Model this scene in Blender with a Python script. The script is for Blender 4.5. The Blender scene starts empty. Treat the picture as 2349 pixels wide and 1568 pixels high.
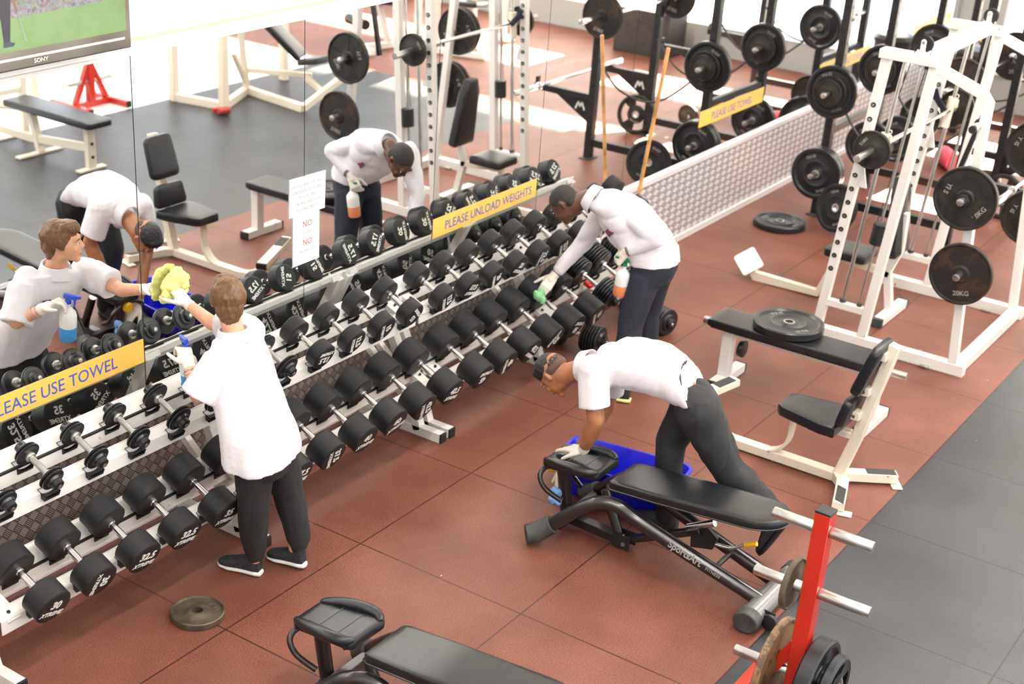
import bpy, math, random
from mathutils import Vector, Matrix, Euler, noise
import numpy as np
R = math.radians
V = Vector
SC = bpy.context.scene
COL = SC.collection
random.seed(7)

# ------------------------------------------------------------------ camera
CAM_P = (3360.98107, 0.588372437, 0.460605250, 0.0602789798, -4.11787809, -4.04420578, 4.02484524, 1076.70351, 944.819880)
def make_camera():
    f, yaw, pitch, roll, cx, cy, cz, ppx, ppy = CAM_P
    cyw, syw = math.cos(yaw), math.sin(yaw); cp, sp = math.cos(pitch), math.sin(pitch)
    fw = V((cyw * cp, syw * cp, -sp)); r = V((syw, -cyw, 0)); u = r.cross(fw)
    cr, sr = math.cos(roll), math.sin(roll)
    r2 = cr * r + sr * u; u2 = -sr * r + cr * u
    cd = bpy.data.cameras.new('camera'); o = bpy.data.objects.new('camera', cd); COL.objects.link(o)
    m = Matrix((r2, u2, -fw)).transposed().to_4x4(); m.translation = V((cx, cy, cz)); o.matrix_world = m
    cd.sensor_width = 36; cd.lens = f / 2349 * 36
    cd.shift_x = (1174.5 - ppx) / 2349; cd.shift_y = (ppy - 784) / 2349
    cd.clip_end = 200
    cd.dof.use_dof = True; cd.dof.focus_distance = 7.0; cd.dof.aperture_fstop = 2.4
    SC.camera = o
make_camera()
SC.view_settings.view_transform = 'Standard'; SC.view_settings.look = 'None'
SC.view_settings.exposure = -0.18; SC.view_settings.gamma = 1.0
SC.view_settings.use_curve_mapping = False

# ------------------------------------------------------------------ sky, sun, lamps
MY = 1.009            # mirror plane
W = bpy.data.worlds.new('world'); SC.world = W; W.use_nodes = True
nt = W.node_tree; bg = nt.nodes['Background']
bg.inputs[0].default_value = (0.80, 0.90, 1.0, 1); bg.inputs[1].default_value = 3.0
sd = bpy.data.lights.new('sun', 'SUN'); sd.energy = 260; sd.angle = R(0.6); sd.color = (1, 0.86, 0.66)
so = bpy.data.objects.new('sun', sd); COL.objects.link(so)
so.rotation_euler = V((1, 0, math.tan(R(17.5)))).to_track_quat('Z', 'Y').to_euler()
CEIL = 5.3
def area(name, loc, rot, sx, sy, e, col, par=None):
    ld = bpy.data.lights.new(name, 'AREA'); ld.shape = 'RECTANGLE'; ld.size = sx; ld.size_y = sy; ld.energy = e; ld.color = col
    o = bpy.data.objects.new(name, ld); COL.objects.link(o); o.location = loc; o.rotation_euler = rot
    if par: o.parent = par
    return o
# daylight coming in through the two glazed walls
area('daylight_east', (12.7, -2.6, 1.7), (0, R(90), 0), 2.6, 8.6, 150, (0.84, 0.92, 1.0))
area('daylight_south', (3.0, -8.75, 2.1), (R(90), 0, 0), 15, 2.6, 120, (0.88, 0.94, 1.0))

# ------------------------------------------------------------------ materials
def _nodes(m):
    m.use_nodes = True
    return m.node_tree, m.node_tree.nodes['Principled BSDF']
MATS = {}
def mat(name, col, rough=0.5, metal=0.0, spec=0.5, coat=0.0, var=0.0, vscale=30, bump=0.0, bscale=200, emit=None, es=1.0, sheen=0.0):
    if name in MATS: return MATS[name]
    m = bpy.data.materials.new(name); MATS[name] = m
    t, b = _nodes(m)
    c = (col[0], col[1], col[2], 1)
    b.inputs['Base Color'].default_value = c
    b.inputs['Roughness'].default_value = rough; b.inputs['Metallic'].default_value = metal
    b.inputs['Specular IOR Level'].default_value = spec; b.inputs['Coat Weight'].default_value = coat
    b.inputs['Coat Roughness'].default_value = 0.15
    if sheen: b.inputs['Sheen Weight'].default_value = sheen
    if emit:
        b.inputs['Emission Color'].default_value = (*emit, 1); b.inputs['Emission Strength'].default_value = es
    if var > 0 or bump > 0:
        tc = t.nodes.new('ShaderNodeTexCoord')
    if var > 0:
        n = t.nodes.new('ShaderNodeTexNoise'); n.inputs['Scale'].default_value = vscale; n.inputs['Detail'].default_value = 5
        t.links.new(tc.outputs['Object'], n.inputs['Vector'])
        r = t.nodes.new('ShaderNodeValToRGB')
        r.color_ramp.elements[0].position = 0.35; r.color_ramp.elements[1].position = 0.65
        r.color_ramp.elements[0].color = tuple(min(1, x * (1 - var)) for x in col) + (1,)
        r.color_ramp.elements[1].color = tuple(min(1, x * (1 + var)) for x in col) + (1,)
        t.links.new(n.outputs['Fac'], r.inputs['Fac']); t.links.new(r.outputs['Color'], b.inputs['Base Color'])
    if bump > 0:
        n = t.nodes.new('ShaderNodeTexNoise'); n.inputs['Scale'].default_value = bscale; n.inputs['Detail'].default_value = 3
        t.links.new(tc.outputs['Object'], n.inputs['Vector'])
        bp = t.nodes.new('ShaderNodeBump'); bp.inputs['Strength'].default_value = bump; bp.inputs['Distance'].default_value = 0.004
        t.links.new(n.outputs['Fac'], bp.inputs['Height']); t.links.new(bp.outputs['Normal'], b.inputs['Normal'])
    return m
def worn(name, base, under, amount, scale=14, rough=0.4, metal=0.0):
    """base colour with chipped patches of a second colour"""
    m = mat(name, base, rough, metal)
    t = m.node_tree; b = t.nodes['Principled BSDF']
    tc = t.nodes.new('ShaderNodeTexCoord'); n = t.nodes.new('ShaderNodeTexNoise')
    n.inputs['Scale'].default_value = scale; n.inputs['Detail'].default_value = 8; n.inputs['Roughness'].default_value = 0.7
    r = t.nodes.new('ShaderNodeValToRGB'); r.color_ramp.elements[0].position = amount; r.color_ramp.elements[1].position = amount + 0.03
    r.color_ramp.elements[0].color = (*base, 1); r.color_ramp.elements[1].color = (*under, 1)
    t.links.new(tc.outputs['Object'], n.inputs['Vector']); t.links.new(n.outputs['Fac'], r.inputs['Fac']); t.links.new(r.outputs['Color'], b.inputs['Base Color'])
    return m
WHITE = worn('white_enamel', (0.74, 0.71, 0.67), (0.30, 0.20, 0.13), 0.66, 11, 0.35)
CREAM = worn('cream_enamel', (0.74, 0.66, 0.54), (0.30, 0.20, 0.12), 0.67, 11, 0.35)
BLACKM = mat('black_powder_coat', (0.008, 0.008, 0.009), 0.42, bump=0.15)
CHAR = mat('charcoal_gloss_paint', (0.022, 0.018, 0.018), 0.28, 0.3, coat=0.4)
VINYL = mat('black_vinyl', (0.010, 0.011, 0.013), 0.30, bump=0.12, bscale=350)
RUBBER = mat('black_rubber', (0.011, 0.011, 0.012), 0.6, spec=0.35, var=0.25, vscale=12)
RUBBERS = mat('shiny_black_rubber', (0.010, 0.011, 0.013), 0.30, var=0.2, vscale=10)
CAPB = mat('black_plastic', (0.010, 0.010, 0.011), 0.5)
CAPG = mat('grey_rubber_cap', (0.05, 0.05, 0.048), 0.6, var=0.3, vscale=20)
CHROME = mat('chrome', (0.86, 0.86, 0.86), 0.16, 1.0)
STEEL = mat('brushed_steel', (0.55, 0.54, 0.52), 0.32, 1.0, var=0.15, vscale=8)
IRON = mat('cast_iron', (0.022, 0.018, 0.015), 0.52, 0.35, var=0.45, vscale=16, bump=0.35, bscale=90)
RUST = worn('rusty_iron', (0.014, 0.011, 0.010), (0.045, 0.022, 0.012), 0.52, 7, 0.6, 0.2)
GREYIRON = mat('bare_grey_iron', (0.11, 0.085, 0.06), 0.55, 0.5, var=0.3, vscale=14, bump=0.5, bscale=120)
OLIVE = worn('scuffed_olive_rim', (0.14, 0.11, 0.05), (0.03, 0.025, 0.02), 0.55, 30, 0.6, 0.2)
WOODP = worn('brown_worn_rim', (0.22, 0.13, 0.06), (0.10, 0.06, 0.03), 0.52, 12, 0.55)
REDP = mat('red_enamel', (0.50, 0.020, 0.008), 0.3, coat=0.3)
YEL = mat('yellow_plastic', (0.85, 0.50, 0.01), 0.4)
WOOD = mat('varnished_pine', (0.55, 0.26, 0.08), 0.4, var=0.35, vscale=9)
LETW = mat('white_lettering', (0.78, 0.78, 0.72), 0.6)
LETG = mat('worn_silver_lettering', (0.30, 0.28, 0.26), 0.5)
BLUEP = mat('blue_tub_plastic', (0.010, 0.010, 0.50), 0.3)
SHIRT = mat('white_cotton', (0.72, 0.68, 0.71), 0.85, sheen=0.2, bump=0.10, bscale=500)
PANTB = mat('black_trousers_cloth', (0.016, 0.016, 0.018), 0.75, bump=0.15, bscale=400)
PANTN = mat('navy_trousers_cloth', (0.013, 0.014, 0.026), 0.75, bump=0.15, bscale=400)
GLOVE = mat('latex_glove', (0.78, 0.71, 0.62), 0.5)
SK1 = mat('fair_skin', (0.66, 0.33, 0.21), 0.5, var=0.08, vscale=25)
SK2 = mat('dark_skin', (0.10, 0.040, 0.022), 0.42, var=0.12, vscale=25)
SK3 = mat('brown_skin', (0.34, 0.135, 0.060), 0.45, var=0.10, vscale=25)
HAIR1 = mat('chestnut_hair', (0.13, 0.060, 0.022), 0.5, var=0.30, vscale=70)
HAIR2 = mat('short_black_hair', (0.022, 0.018, 0.016), 0.7, var=0.4, vscale=120, bump=0.6, bscale=400)
HAIR3 = mat('black_hair', (0.010, 0.010, 0.012), 0.45, var=0.5, vscale=80, bump=0.8, bscale=300)
LIP = mat('lips', (0.42, 0.16, 0.12), 0.5)
EYEW = mat('eye_white', (0.8, 0.78, 0.75), 0.2)
EYED = mat('eye_iris', (0.03, 0.02, 0.015), 0.2)
PAPER = mat('white_paper', (0.88, 0.88, 0.87), 0.7)
TAPE = mat('yellow_vinyl_strip', (0.80, 0.47, 0.09), 0.45)
TAPEB = mat('blue_print', (0.05, 0.10, 0.42), 0.5)
REDT = mat('red_print', (0.75, 0.05, 0.05), 0.5)
GREYT = mat('grey_print', (0.22, 0.22, 0.22), 0.5)
SOLE = mat('white_rubber_sole', (0.78, 0.76, 0.73), 0.5)
SHOE = mat('black_shoe_mesh', (0.022, 0.022, 0.026), 0.7, var=0.5, vscale=90)

def lnk(t, a, b): t.links.new(a, b)
def mth(t, op, a, b=None, c=None):
    n = t.nodes.new('ShaderNodeMath'); n.operation = op
    for i, x in enumerate((a, b, c)):
        if x is None: continue
        if isinstance(x, (int, float)): n.inputs[i].default_value = x
        else: lnk(t, x, n.inputs[i])
    return n.outputs[0]
def mixc(t, f, a, b):
    n = t.nodes.new('ShaderNodeMix'); n.data_type = 'RGBA'
    for s, x in ((n.inputs[0], f), (n.inputs[6], a), (n.inputs[7], b)):
        if isinstance(x, (int, float)): s.default_value = x
        elif isinstance(x, tuple): s.default_value = x
        else: lnk(t, x, s)
    return n.outputs[2]
def floor_mat(name, base, dark, light, seam, rough):
    m = mat(name, base, rough); t = m.node_tree; b = t.nodes['Principled BSDF']
    tc = t.nodes.new('ShaderNodeTexCoord'); sx = t.nodes.new('ShaderNodeSeparateXYZ'); lnk(t, tc.outputs['Object'], sx.inputs[0])
    n1 = t.nodes.new('ShaderNodeTexNoise'); n1.inputs['Scale'].default_value = 1.7; n1.inputs['Detail'].default_value = 5
    n2 = t.nodes.new('ShaderNodeTexNoise'); n2.inputs['Scale'].default_value = 160; n2.inputs['Detail'].default_value = 2
    lnk(t, tc.outputs['Object'], n1.inputs['Vector']); lnk(t, tc.outputs['Object'], n2.inputs['Vector'])
    r1 = t.nodes.new('ShaderNodeValToRGB'); r1.color_ramp.elements[0].position = 0.3; r1.color_ramp.elements[1].position = 0.72
    r1.color_ramp.elements[0].color = (*dark, 1); r1.color_ramp.elements[1].color = (*light, 1)
    lnk(t, n1.outputs['Fac'], r1.inputs[0])
    r2 = t.nodes.new('ShaderNodeValToRGB'); r2.color_ramp.elements[0].position = 0.42; r2.color_ramp.elements[1].position = 0.60
    r2.color_ramp.elements[0].color = (0.72, 0.72, 0.72, 1); r2.color_ramp.elements[1].color = (1.25, 1.25, 1.25, 1)
    lnk(t, n2.outputs['Fac'], r2.inputs[0])
    mu = t.nodes.new('ShaderNodeMix'); mu.data_type = 'RGBA'; mu.blend_type = 'MULTIPLY'; mu.inputs[0].default_value = 1
    lnk(t, r1.outputs[0], mu.inputs[6]); lnk(t, r2.outputs[0], mu.inputs[7])
    # white crumbs
    v = t.nodes.new('ShaderNodeTexVoronoi'); v.inputs['Scale'].default_value = 4.2; lnk(t, tc.outputs['Object'], v.inputs['Vector'])
    crumb = mth(t, 'LESS_THAN', v.outputs['Distance'], 0.020)
    c = mixc(t, crumb, mu.outputs[2], (0.6, 0.55, 0.5, 1))
    # tile seams every metre
    ds = []
    for o in (0, 1):
        fr = mth(t, 'FRACT', mth(t, 'ADD', sx.outputs[o], 0.5)); ds.append(mth(t, 'ABSOLUTE', mth(t, 'SUBTRACT', fr, 0.5)))
    d = mth(t, 'MINIMUM', ds[0], ds[1])
    line = mth(t, 'LESS_THAN', d, 0.0045)
    c = mixc(t, line, c, (*seam, 1))
    lnk(t, c, b.inputs['Base Color'])
    bp = t.nodes.new('ShaderNodeBump'); bp.inputs['Strength'].default_value = 0.25; bp.inputs['Distance'].default_value = 0.002
    h = mth(t, 'SUBTRACT', n2.outputs['Fac'], mth(t, 'MULTIPLY', line, 3.0))
    lnk(t, h, bp.inputs['Height']); lnk(t, bp.outputs[0], b.inputs['Normal'])
    return m
FRED = floor_mat('red_rubber_tiles', (0.3, 0.1, 0.07), (0.125, 0.036, 0.022), (0.215, 0.072, 0.047), (0.055, 0.013, 0.008), 0.5)
FBLK = floor_mat('black_rubber_tiles', (0.05, 0.05, 0.05), (0.017, 0.020, 0.024), (0.040, 0.044, 0.050), (0.004, 0.004, 0.005), 0.42)
FVIN = mat('pale_vinyl_floor', (0.78, 0.78, 0.75), 0.18, var=0.12, vscale=30)

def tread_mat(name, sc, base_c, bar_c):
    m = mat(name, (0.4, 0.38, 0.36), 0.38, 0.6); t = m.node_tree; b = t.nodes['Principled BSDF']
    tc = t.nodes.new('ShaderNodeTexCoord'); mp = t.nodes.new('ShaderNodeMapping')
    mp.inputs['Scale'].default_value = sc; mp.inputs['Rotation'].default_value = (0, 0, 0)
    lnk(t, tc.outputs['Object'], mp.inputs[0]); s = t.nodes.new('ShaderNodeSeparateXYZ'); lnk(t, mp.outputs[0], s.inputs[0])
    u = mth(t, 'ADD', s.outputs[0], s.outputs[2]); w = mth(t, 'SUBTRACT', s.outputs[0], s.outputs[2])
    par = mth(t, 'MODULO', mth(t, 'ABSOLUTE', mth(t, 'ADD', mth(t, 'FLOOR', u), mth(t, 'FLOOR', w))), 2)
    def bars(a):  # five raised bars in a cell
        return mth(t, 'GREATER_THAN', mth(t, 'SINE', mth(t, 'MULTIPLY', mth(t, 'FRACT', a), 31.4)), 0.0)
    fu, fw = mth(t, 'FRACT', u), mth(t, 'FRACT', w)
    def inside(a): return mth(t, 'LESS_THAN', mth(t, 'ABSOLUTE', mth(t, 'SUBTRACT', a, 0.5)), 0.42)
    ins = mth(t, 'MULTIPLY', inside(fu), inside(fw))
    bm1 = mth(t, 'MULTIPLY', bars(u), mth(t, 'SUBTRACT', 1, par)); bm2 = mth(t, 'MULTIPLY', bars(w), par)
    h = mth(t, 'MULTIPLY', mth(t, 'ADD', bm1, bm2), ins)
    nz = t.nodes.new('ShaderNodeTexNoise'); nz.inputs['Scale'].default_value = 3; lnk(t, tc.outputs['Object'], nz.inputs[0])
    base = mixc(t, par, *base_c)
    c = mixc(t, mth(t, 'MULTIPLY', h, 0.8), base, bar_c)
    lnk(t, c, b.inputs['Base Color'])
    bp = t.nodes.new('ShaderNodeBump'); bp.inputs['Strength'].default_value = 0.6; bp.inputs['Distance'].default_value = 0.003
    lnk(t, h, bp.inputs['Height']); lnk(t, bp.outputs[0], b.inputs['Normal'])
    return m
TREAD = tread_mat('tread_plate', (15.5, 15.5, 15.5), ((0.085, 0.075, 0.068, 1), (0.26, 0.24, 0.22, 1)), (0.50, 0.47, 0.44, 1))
TREAD2 = tread_mat('lit_tread_plate', (9.0, 18, 18), ((0.22, 0.23, 0.25, 1), (0.85, 0.85, 0.87, 1)), (0.95, 0.95, 0.95, 1))  # right-hand plate: whitish reflected light painted into the lozenge colours
ALU = mat('bright_aluminium_trim', (0.86, 0.86, 0.87), 0.35, 0.4)
WALLW = mat('white_wall_paint', (0.86, 0.85, 0.83), 0.6)
WALLG = mat('grey_wall_paint', (0.36, 0.37, 0.36), 0.6)
MIRR = bpy.data.materials.new('mirror_silver'); t_, b_ = _nodes(MIRR)
b_.inputs['Base Color'].default_value = (0.93, 0.95, 0.95, 1); b_.inputs['Metallic'].default_value = 1; b_.inputs['Roughness'].default_value = 0.0
GLASS = bpy.data.materials.new('window_glass'); GLASS.use_nodes = True; t_ = GLASS.node_tree
for n_ in list(t_.nodes):
    if n_.type == 'BSDF_PRINCIPLED': t_.nodes.remove(n_)
tr = t_.nodes.new('ShaderNodeBsdfTransparent'); gl = t_.nodes.new('ShaderNodeBsdfGlossy'); gl.inputs['Roughness'].default_value = 0.02
mx = t_.nodes.new('ShaderNodeMixShader'); mx.inputs[0].default_value = 0.06
t_.links.new(tr.outputs[0], mx.inputs[1]); t_.links.new(gl.outputs[0], mx.inputs[2]); t_.links.new(mx.outputs[0], t_.nodes['Material Output'].inputs[0])

# ------------------------------------------------------------------ mesh helpers
_TXT = {}
def text_geo(s, size=1.0, depth=0.0, bold=0.0, spacing=1.0, shear=0.0):
    k = (s, size, depth, bold, spacing, shear)
    if k in _TXT: return _TXT[k]
    c = bpy.data.curves.new('t', 'FONT'); c.body = s; c.size = size; c.extrude = depth; c.align_x = 'CENTER'; c.align_y = 'CENTER'
    c.offset = bold * size; c.space_character = spacing; c.shear = shear; c.resolution_u = 3
    o = bpy.data.objects.new('t', c); COL.objects.link(o)
    me = bpy.data.meshes.new_from_object(o.evaluated_get(bpy.context.evaluated_depsgraph_get()))
    vs = [v.co.copy() for v in me.vertices]; fs = [list(p.vertices) for p in me.polygons]
    if vs:
        cx = (min(v.x for v in vs) + max(v.x for v in vs)) / 2; cy = (min(v.y for v in vs) + max(v.y for v in vs)) / 2
        vs = [V((v.x - cx, v.y - cy, v.z)) for v in vs]
    bpy.data.objects.remove(o); bpy.data.curves.remove(c); bpy.data.meshes.remove(me)
    _TXT[k] = (vs, fs); return _TXT[k]

def frame_from(z, up=V((0, 0, 1))):
    """rotation matrix whose third column is z"""
    z = V(z).normalized(); x = V(up).cross(z)
    if x.length < 1e-4: x = V((1, 0, 0)).cross(z)
    if x.length < 1e-4: x = V((0, 1, 0)).cross(z)
    x.normalize(); y = z.cross(x)
    return Matrix((x, y, z)).transposed()

class MB:
    def __init__(s, org=(0, 0, 0)):
        s.v = []; s.f = []; s.m = []; s.mats = []; s.o = V(org)
    def _mi(s, m):
        if m is None: return 0
        if m not in s.mats: s.mats.append(m)
        return s.mats.index(m)
    def add(s, vs, fs, m=None):
        b = len(s.v); mi = s._mi(m)
        s.v += [V(v) - s.o for v in vs]; s.f += [[i + b for i in f] for f in fs]; s.m += [mi] * len(fs)
        return s
    def box(s, c, size, rot=None, m=None):
        hx, hy, hz = (k / 2 for k in size); c = V(c)
        vs = [V((x, y, z)) for x in (-hx, hx) for y in (-hy, hy) for z in (-hz, hz)]
        if rot is not None: vs = [rot @ v for v in vs]
        fs = [(0, 1, 3, 2), (4, 6, 7, 5), (0, 4, 5, 1), (2, 3, 7, 6), (0, 2, 6, 4), (1, 5, 7, 3)]
        return s.add([v + c for v in vs], fs, m)
    def beam(s, a, b, w, h=None, up=(0, 0, 1), m=None):
        a = V(a); b = V(b); h = h or w; d = b - a
        rt = frame_from(d, up)   # x = side, y = up-ish, z = along
        return s.box((a + b) / 2, (w, h, d.length), rt, m)
    def path(s, pts, w, h, side, m=None, cap=True):
        """flat bar or box tube along a bent path; side = constant sideways axis"""
        pts = [V(p) for p in pts]; sd = V(side).normalized(); rings = []
        for i, p in enumerate(pts):
            d = (pts[min(i + 1, len(pts) - 1)] - pts[max(i - 1, 0)]).normalized()
            n = d.cross(sd).normalized(); k = 1.0
            if 0 < i < len(pts) - 1:
                a = (pts[i + 1] - p).normalized(); k = 1 / max(0.5, a.dot(d))
            rings.append([p + sd * w / 2 * x + n * h / 2 * y * k for x, y in ((-1, -1), (1, -1), (1, 1), (-1, 1))])
        vs = [q for r_ in rings for q in r_]; fs = []
        for i in range(len(pts) - 1):
            for j in range(4): fs.append((i * 4 + j, i * 4 + (j + 1) % 4, i * 4 + 4 + (j + 1) % 4, i * 4 + 4 + j))
        if cap: fs += [(3, 2, 1, 0), tuple(len(vs) - 4 + k for k in range(4))]
        return s.add(vs, fs, m)
    def tube(s, pts, r, n=12, m=None, cap=True, rs=None):
        pts = [V(p) for p in pts]; rings = []; ref = None
        for i, p in enumerate(pts):
            d = (pts[min(i + 1, len(pts) - 1)] - pts[max(i - 1, 0)]).normalized()
            if ref is None:
                ref = d.orthogonal().normalized()
            ref = (ref - d * ref.dot(d)).normalized(); q = d.cross(ref)
            rr = rs[i] if rs else r
            rings.append([p + (ref * math.cos(k * 2 * math.pi / n) + q * math.sin(k * 2 * math.pi / n)) * rr for k in range(n)])
        vs = [q for r_ in rings for q in r_]; fs = []
        for i in range(len(pts) - 1):
            for j in range(n): fs.append((i * n + j, i * n + (j + 1) % n, i * n + n + (j + 1) % n, i * n + n + j))
        if cap: fs += [tuple(range(n))[::-1], tuple(len(vs) - n + k for k in range(n))]
        return s.add(vs, fs, m)
    def lathe(s, prof, c, axis, n=40, m=None, close=True):
        rt = frame_from(axis); c = V(c); vs = []; k = len(prof); fs = []
        for i in range(n):
            a = 2 * math.pi * i / n
            for r, z in prof: vs.append(c + rt @ V((r * math.cos(a), r * math.sin(a), z)))
        for i in range(n):
            j = (i + 1) % n
            for q in range(k if close else k - 1):
                p = (q + 1) % k
                fs.append((i * k + q, j * k + q, j * k + p, i * k + p))
        return s.add(vs, fs, m)
    def disc(s, c, axis, r, h, n=36, m=None, ch=0.0):
        """solid cylinder centred at c along axis, optional edge rounding"""
        rt = frame_from(axis); c = V(c); prof = [(r - ch, -h / 2), (r - ch * 0.3, -h / 2 + ch * 0.3), (r, -h / 2 + ch), (r, h / 2 - ch), (r - ch * 0.3, h / 2 - ch * 0.3), (r - ch, h / 2)] if ch > 0 else [(r, -h / 2), (r, h / 2)]
        k = len(prof); vs = []; fs = []
        for i in range(n):
            a = 2 * math.pi * i / n
            for q, z in prof: vs.append(c + rt @ V((q * math.cos(a), q * math.sin(a), z)))
        for i in range(n):
            j = (i + 1) % n
            for q in range(k - 1): fs.append((i * k + q, j * k + q, j * k + q + 1, i * k + q + 1))
        fs.append(tuple(i * k for i in range(n))[::-1]); fs.append(tuple(i * k + k - 1 for i in range(n)))
        return s.add(vs, fs, m)
    def prism(s, out, t, mtx, m=None):
        """extrude a 2-d outline (ccw) by t along local z, mtx places it"""
        n = len(out); vs = [mtx @ V((x, y, 0)) for x, y in out] + [mtx @ V((x, y, t)) for x, y in out]
        fs = [tuple(range(n))[::-1], tuple(range(n, 2 * n))] + [(i, (i + 1) % n, n + (i + 1) % n, n + i) for i in range(n)]
        return s.add(vs, fs, m)
    def cushion(s, out, t, mtx, m=None, rd=0.015, puff=0.006):
        """padded board: rounded edges and a slightly domed top (local +z)"""
        n = len(out); cx = sum(p[0] for p in out) / n; cy = sum(p[1] for p in out) / n
        def ring(ins, z):
            r_ = []
            for x, y in out:
                d = math.hypot(x - cx, y - cy); k = max(0.0, (d - ins)) / d if d > 0 else 1
                r_.append(V((cx + (x - cx) * k, cy + (y - cy) * k, z)))
            return r_
        lv = [ring(rd, 0), ring(rd * 0.3, rd * 0.3), ring(0, rd), ring(0, t - rd), ring(rd * 0.3, t - rd * 0.3), ring(rd, t), ring(rd * 3, t + puff * 0.7), ring(rd * 6, t + puff)]
        vs = [mtx @ p for r_ in lv for p in r_]; fs = []
        for q in range(len(lv) - 1):
            for i in range(n): fs.append((q * n + i, q * n + (i + 1) % n, (q + 1) * n + (i + 1) % n, (q + 1) * n + i))
        fs += [tuple(range(n))[::-1], tuple((len(lv) - 1) * n + i for i in range(n))]
        return s.add(vs, fs, m)
    def text(s, txt, size, mtx, m=None, depth=0.0008, bold=0.0, sx=1.0, shear=0.0):
        vs, fs = text_geo(txt, size, depth, bold, 1.0, shear)
        return s.add([mtx @ V((v.x * sx, v.y, v.z)) for v in vs], fs, m)
    def mesh(s, name, m=None, smooth=True, ang=38):
        me = bpy.data.meshes.new(name); me.from_pydata([tuple(v) for v in s.v], [], s.f); me.update()
        ms = s.mats or [m]
        for q in ms: me.materials.append(q if q is not None else m)
        if len(ms) > 1: me.polygons.foreach_set('material_index', s.m)
        if smooth:
            me.shade_smooth(); me.set_sharp_from_angle(angle=R(ang))
        return me
    def build(s, name, m=None, parent=None, bevel=0.0, smooth=True, label=None, ang=38):
        o = bpy.data.objects.new(name, s.mesh(name, m, smooth, ang)); COL.objects.link(o)
        if parent: o.parent = parent
        if bevel:
            b = o.modifiers.new('b', 'BEVEL'); b.width = bevel; b.segments = 2; b.limit_method = 'ANGLE'; b.angle_limit = R(50)
        if label: o['label'] = label
        return o
def tag(o, label=None, cat=None, group=None, kind=None):
    if label: o['label'] = label
    if cat: o['category'] = cat
    if group: o['group'] = group
    if kind: o['kind'] = kind
    return o
def thing(name, loc, label, cat, group=None, rz=0):
    o = bpy.data.objects.new(name, None); COL.objects.link(o); o.location = loc; o.rotation_euler = (0, 0, rz); o.empty_display_size = 0.1
    return tag(o, label, cat, group)
def copy_tree(o, parent=None):
    c = o.copy(); COL.objects.link(c)
    if parent is not None: c.parent = parent
    for ch in [x for x in bpy.data.objects if x.parent == o]: copy_tree(ch, c)
    return c
def tree(o): return [x for x in bpy.data.objects if x.parent == o]
def T3(p, rot=None):
    m = (rot if rot is not None else Matrix.Identity(3)).to_4x4(); m.translation = V(p); return m
def rrect(w, h, r, n=5, w2=None):
    """rounded rectangle outline, optionally tapering to w2 at +y"""
    w2 = w2 if w2 is not None else w; pts = []
    for cx, cy, a0 in ((w / 2 - r, -h / 2 + r, -90), (w2 / 2 - r, h / 2 - r, 0), (-w2 / 2 + r, h / 2 - r, 90), (-w / 2 + r, -h / 2 + r, 180)):
        for k in range(n + 1):
            a = R(a0 + 90 * k / n); pts.append((cx + r * math.cos(a), cy + r * math.sin(a)))
    return pts
def arc(c, a, b, r, a0, a1, n=8):
    """points of an arc in the plane of unit vectors a, b"""
    c = V(c); a = V(a); b = V(b)
    return [c + a * r * math.cos(R(a0 + (a1 - a0) * k / n)) + b * r * math.sin(R(a0 + (a1 - a0) * k / n)) for k in range(n + 1)]
def bez(p, n=12):
    """catmull-rom through the points"""
    p = [V(x) for x in p]; q = [p[0]] + p + [p[-1]]; out = []
    for i in range(1, len(q) - 2):
        for k in range(n):
            t = k / n; a, b, c, d = q[i - 1], q[i], q[i + 1], q[i + 2]
            out.append(0.5 * ((2 * b) + (c - a) * t + (2 * a - 5 * b + 4 * c - d) * t * t + (3 * b - a - 3 * c + d) * t ** 3))
    return out + [p[-1]]
def struct(o): o['kind'] = 'structure'; return o

# ------------------------------------------------------------------ room
XE, YS, XW = 12.93, -9.0, -7.0
YW = MY + 0.012
fl = MB()
def rect(x0, x1, y0, y1, z=0.0): return [(x0, y0, z), (x1, y0, z), (x1, y1, z), (x0, y1, z)]
def slab(mb, x0, x1, y0, y1, z0, z1, m=None): mb.box(((x0 + x1) / 2, (y0 + y1) / 2, (z0 + z1) / 2), (x1 - x0, y1 - y0, z1 - z0), None, m)
slab(fl, XW, XE + 0.2, -2, YW + 0.2, -0.1, 0, FRED); slab(fl, 9.06, XE + 0.2, YS, -2, -0.1, 0, FRED)
slab(fl, XW, 9.06, -5, -2, -0.1, 0, FBLK); slab(fl, XW, 9.06, YS, -5, -0.1, 0, FVIN)
struct(fl.build('floor', None, smooth=False))
mb = MB(); slab(mb, XW, XE + 0.2, YS - 0.2, YW + 0.2, CEIL, CEIL + 0.1); struct(mb.build('ceiling', WALLW, smooth=False))
mb = MB(); slab(mb, XW, XE + 0.2, YW, YW + 0.2, 0, CEIL); struct(mb.build('wall_north', WALLW, smooth=False))
mb = MB(); slab(mb, XW - 0.2, XW, YS - 0.2, YW + 0.2, 0, CEIL); struct(mb.build('wall_west', WALLW, smooth=False))
mb = MB(); slab(mb, XW, XE + 0.2, YS - 0.2, YS, 0, 0.7); slab(mb, XW, XE + 0.2, YS - 0.2, YS, 3.5, CEIL)
for x in (XW, -1.5, 4.2, XE - 0.2): slab(mb, x, x + 0.35, YS - 0.2, YS, 0.7, 3.5)
struct(mb.build('wall_south', WALLW, smooth=False))
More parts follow.
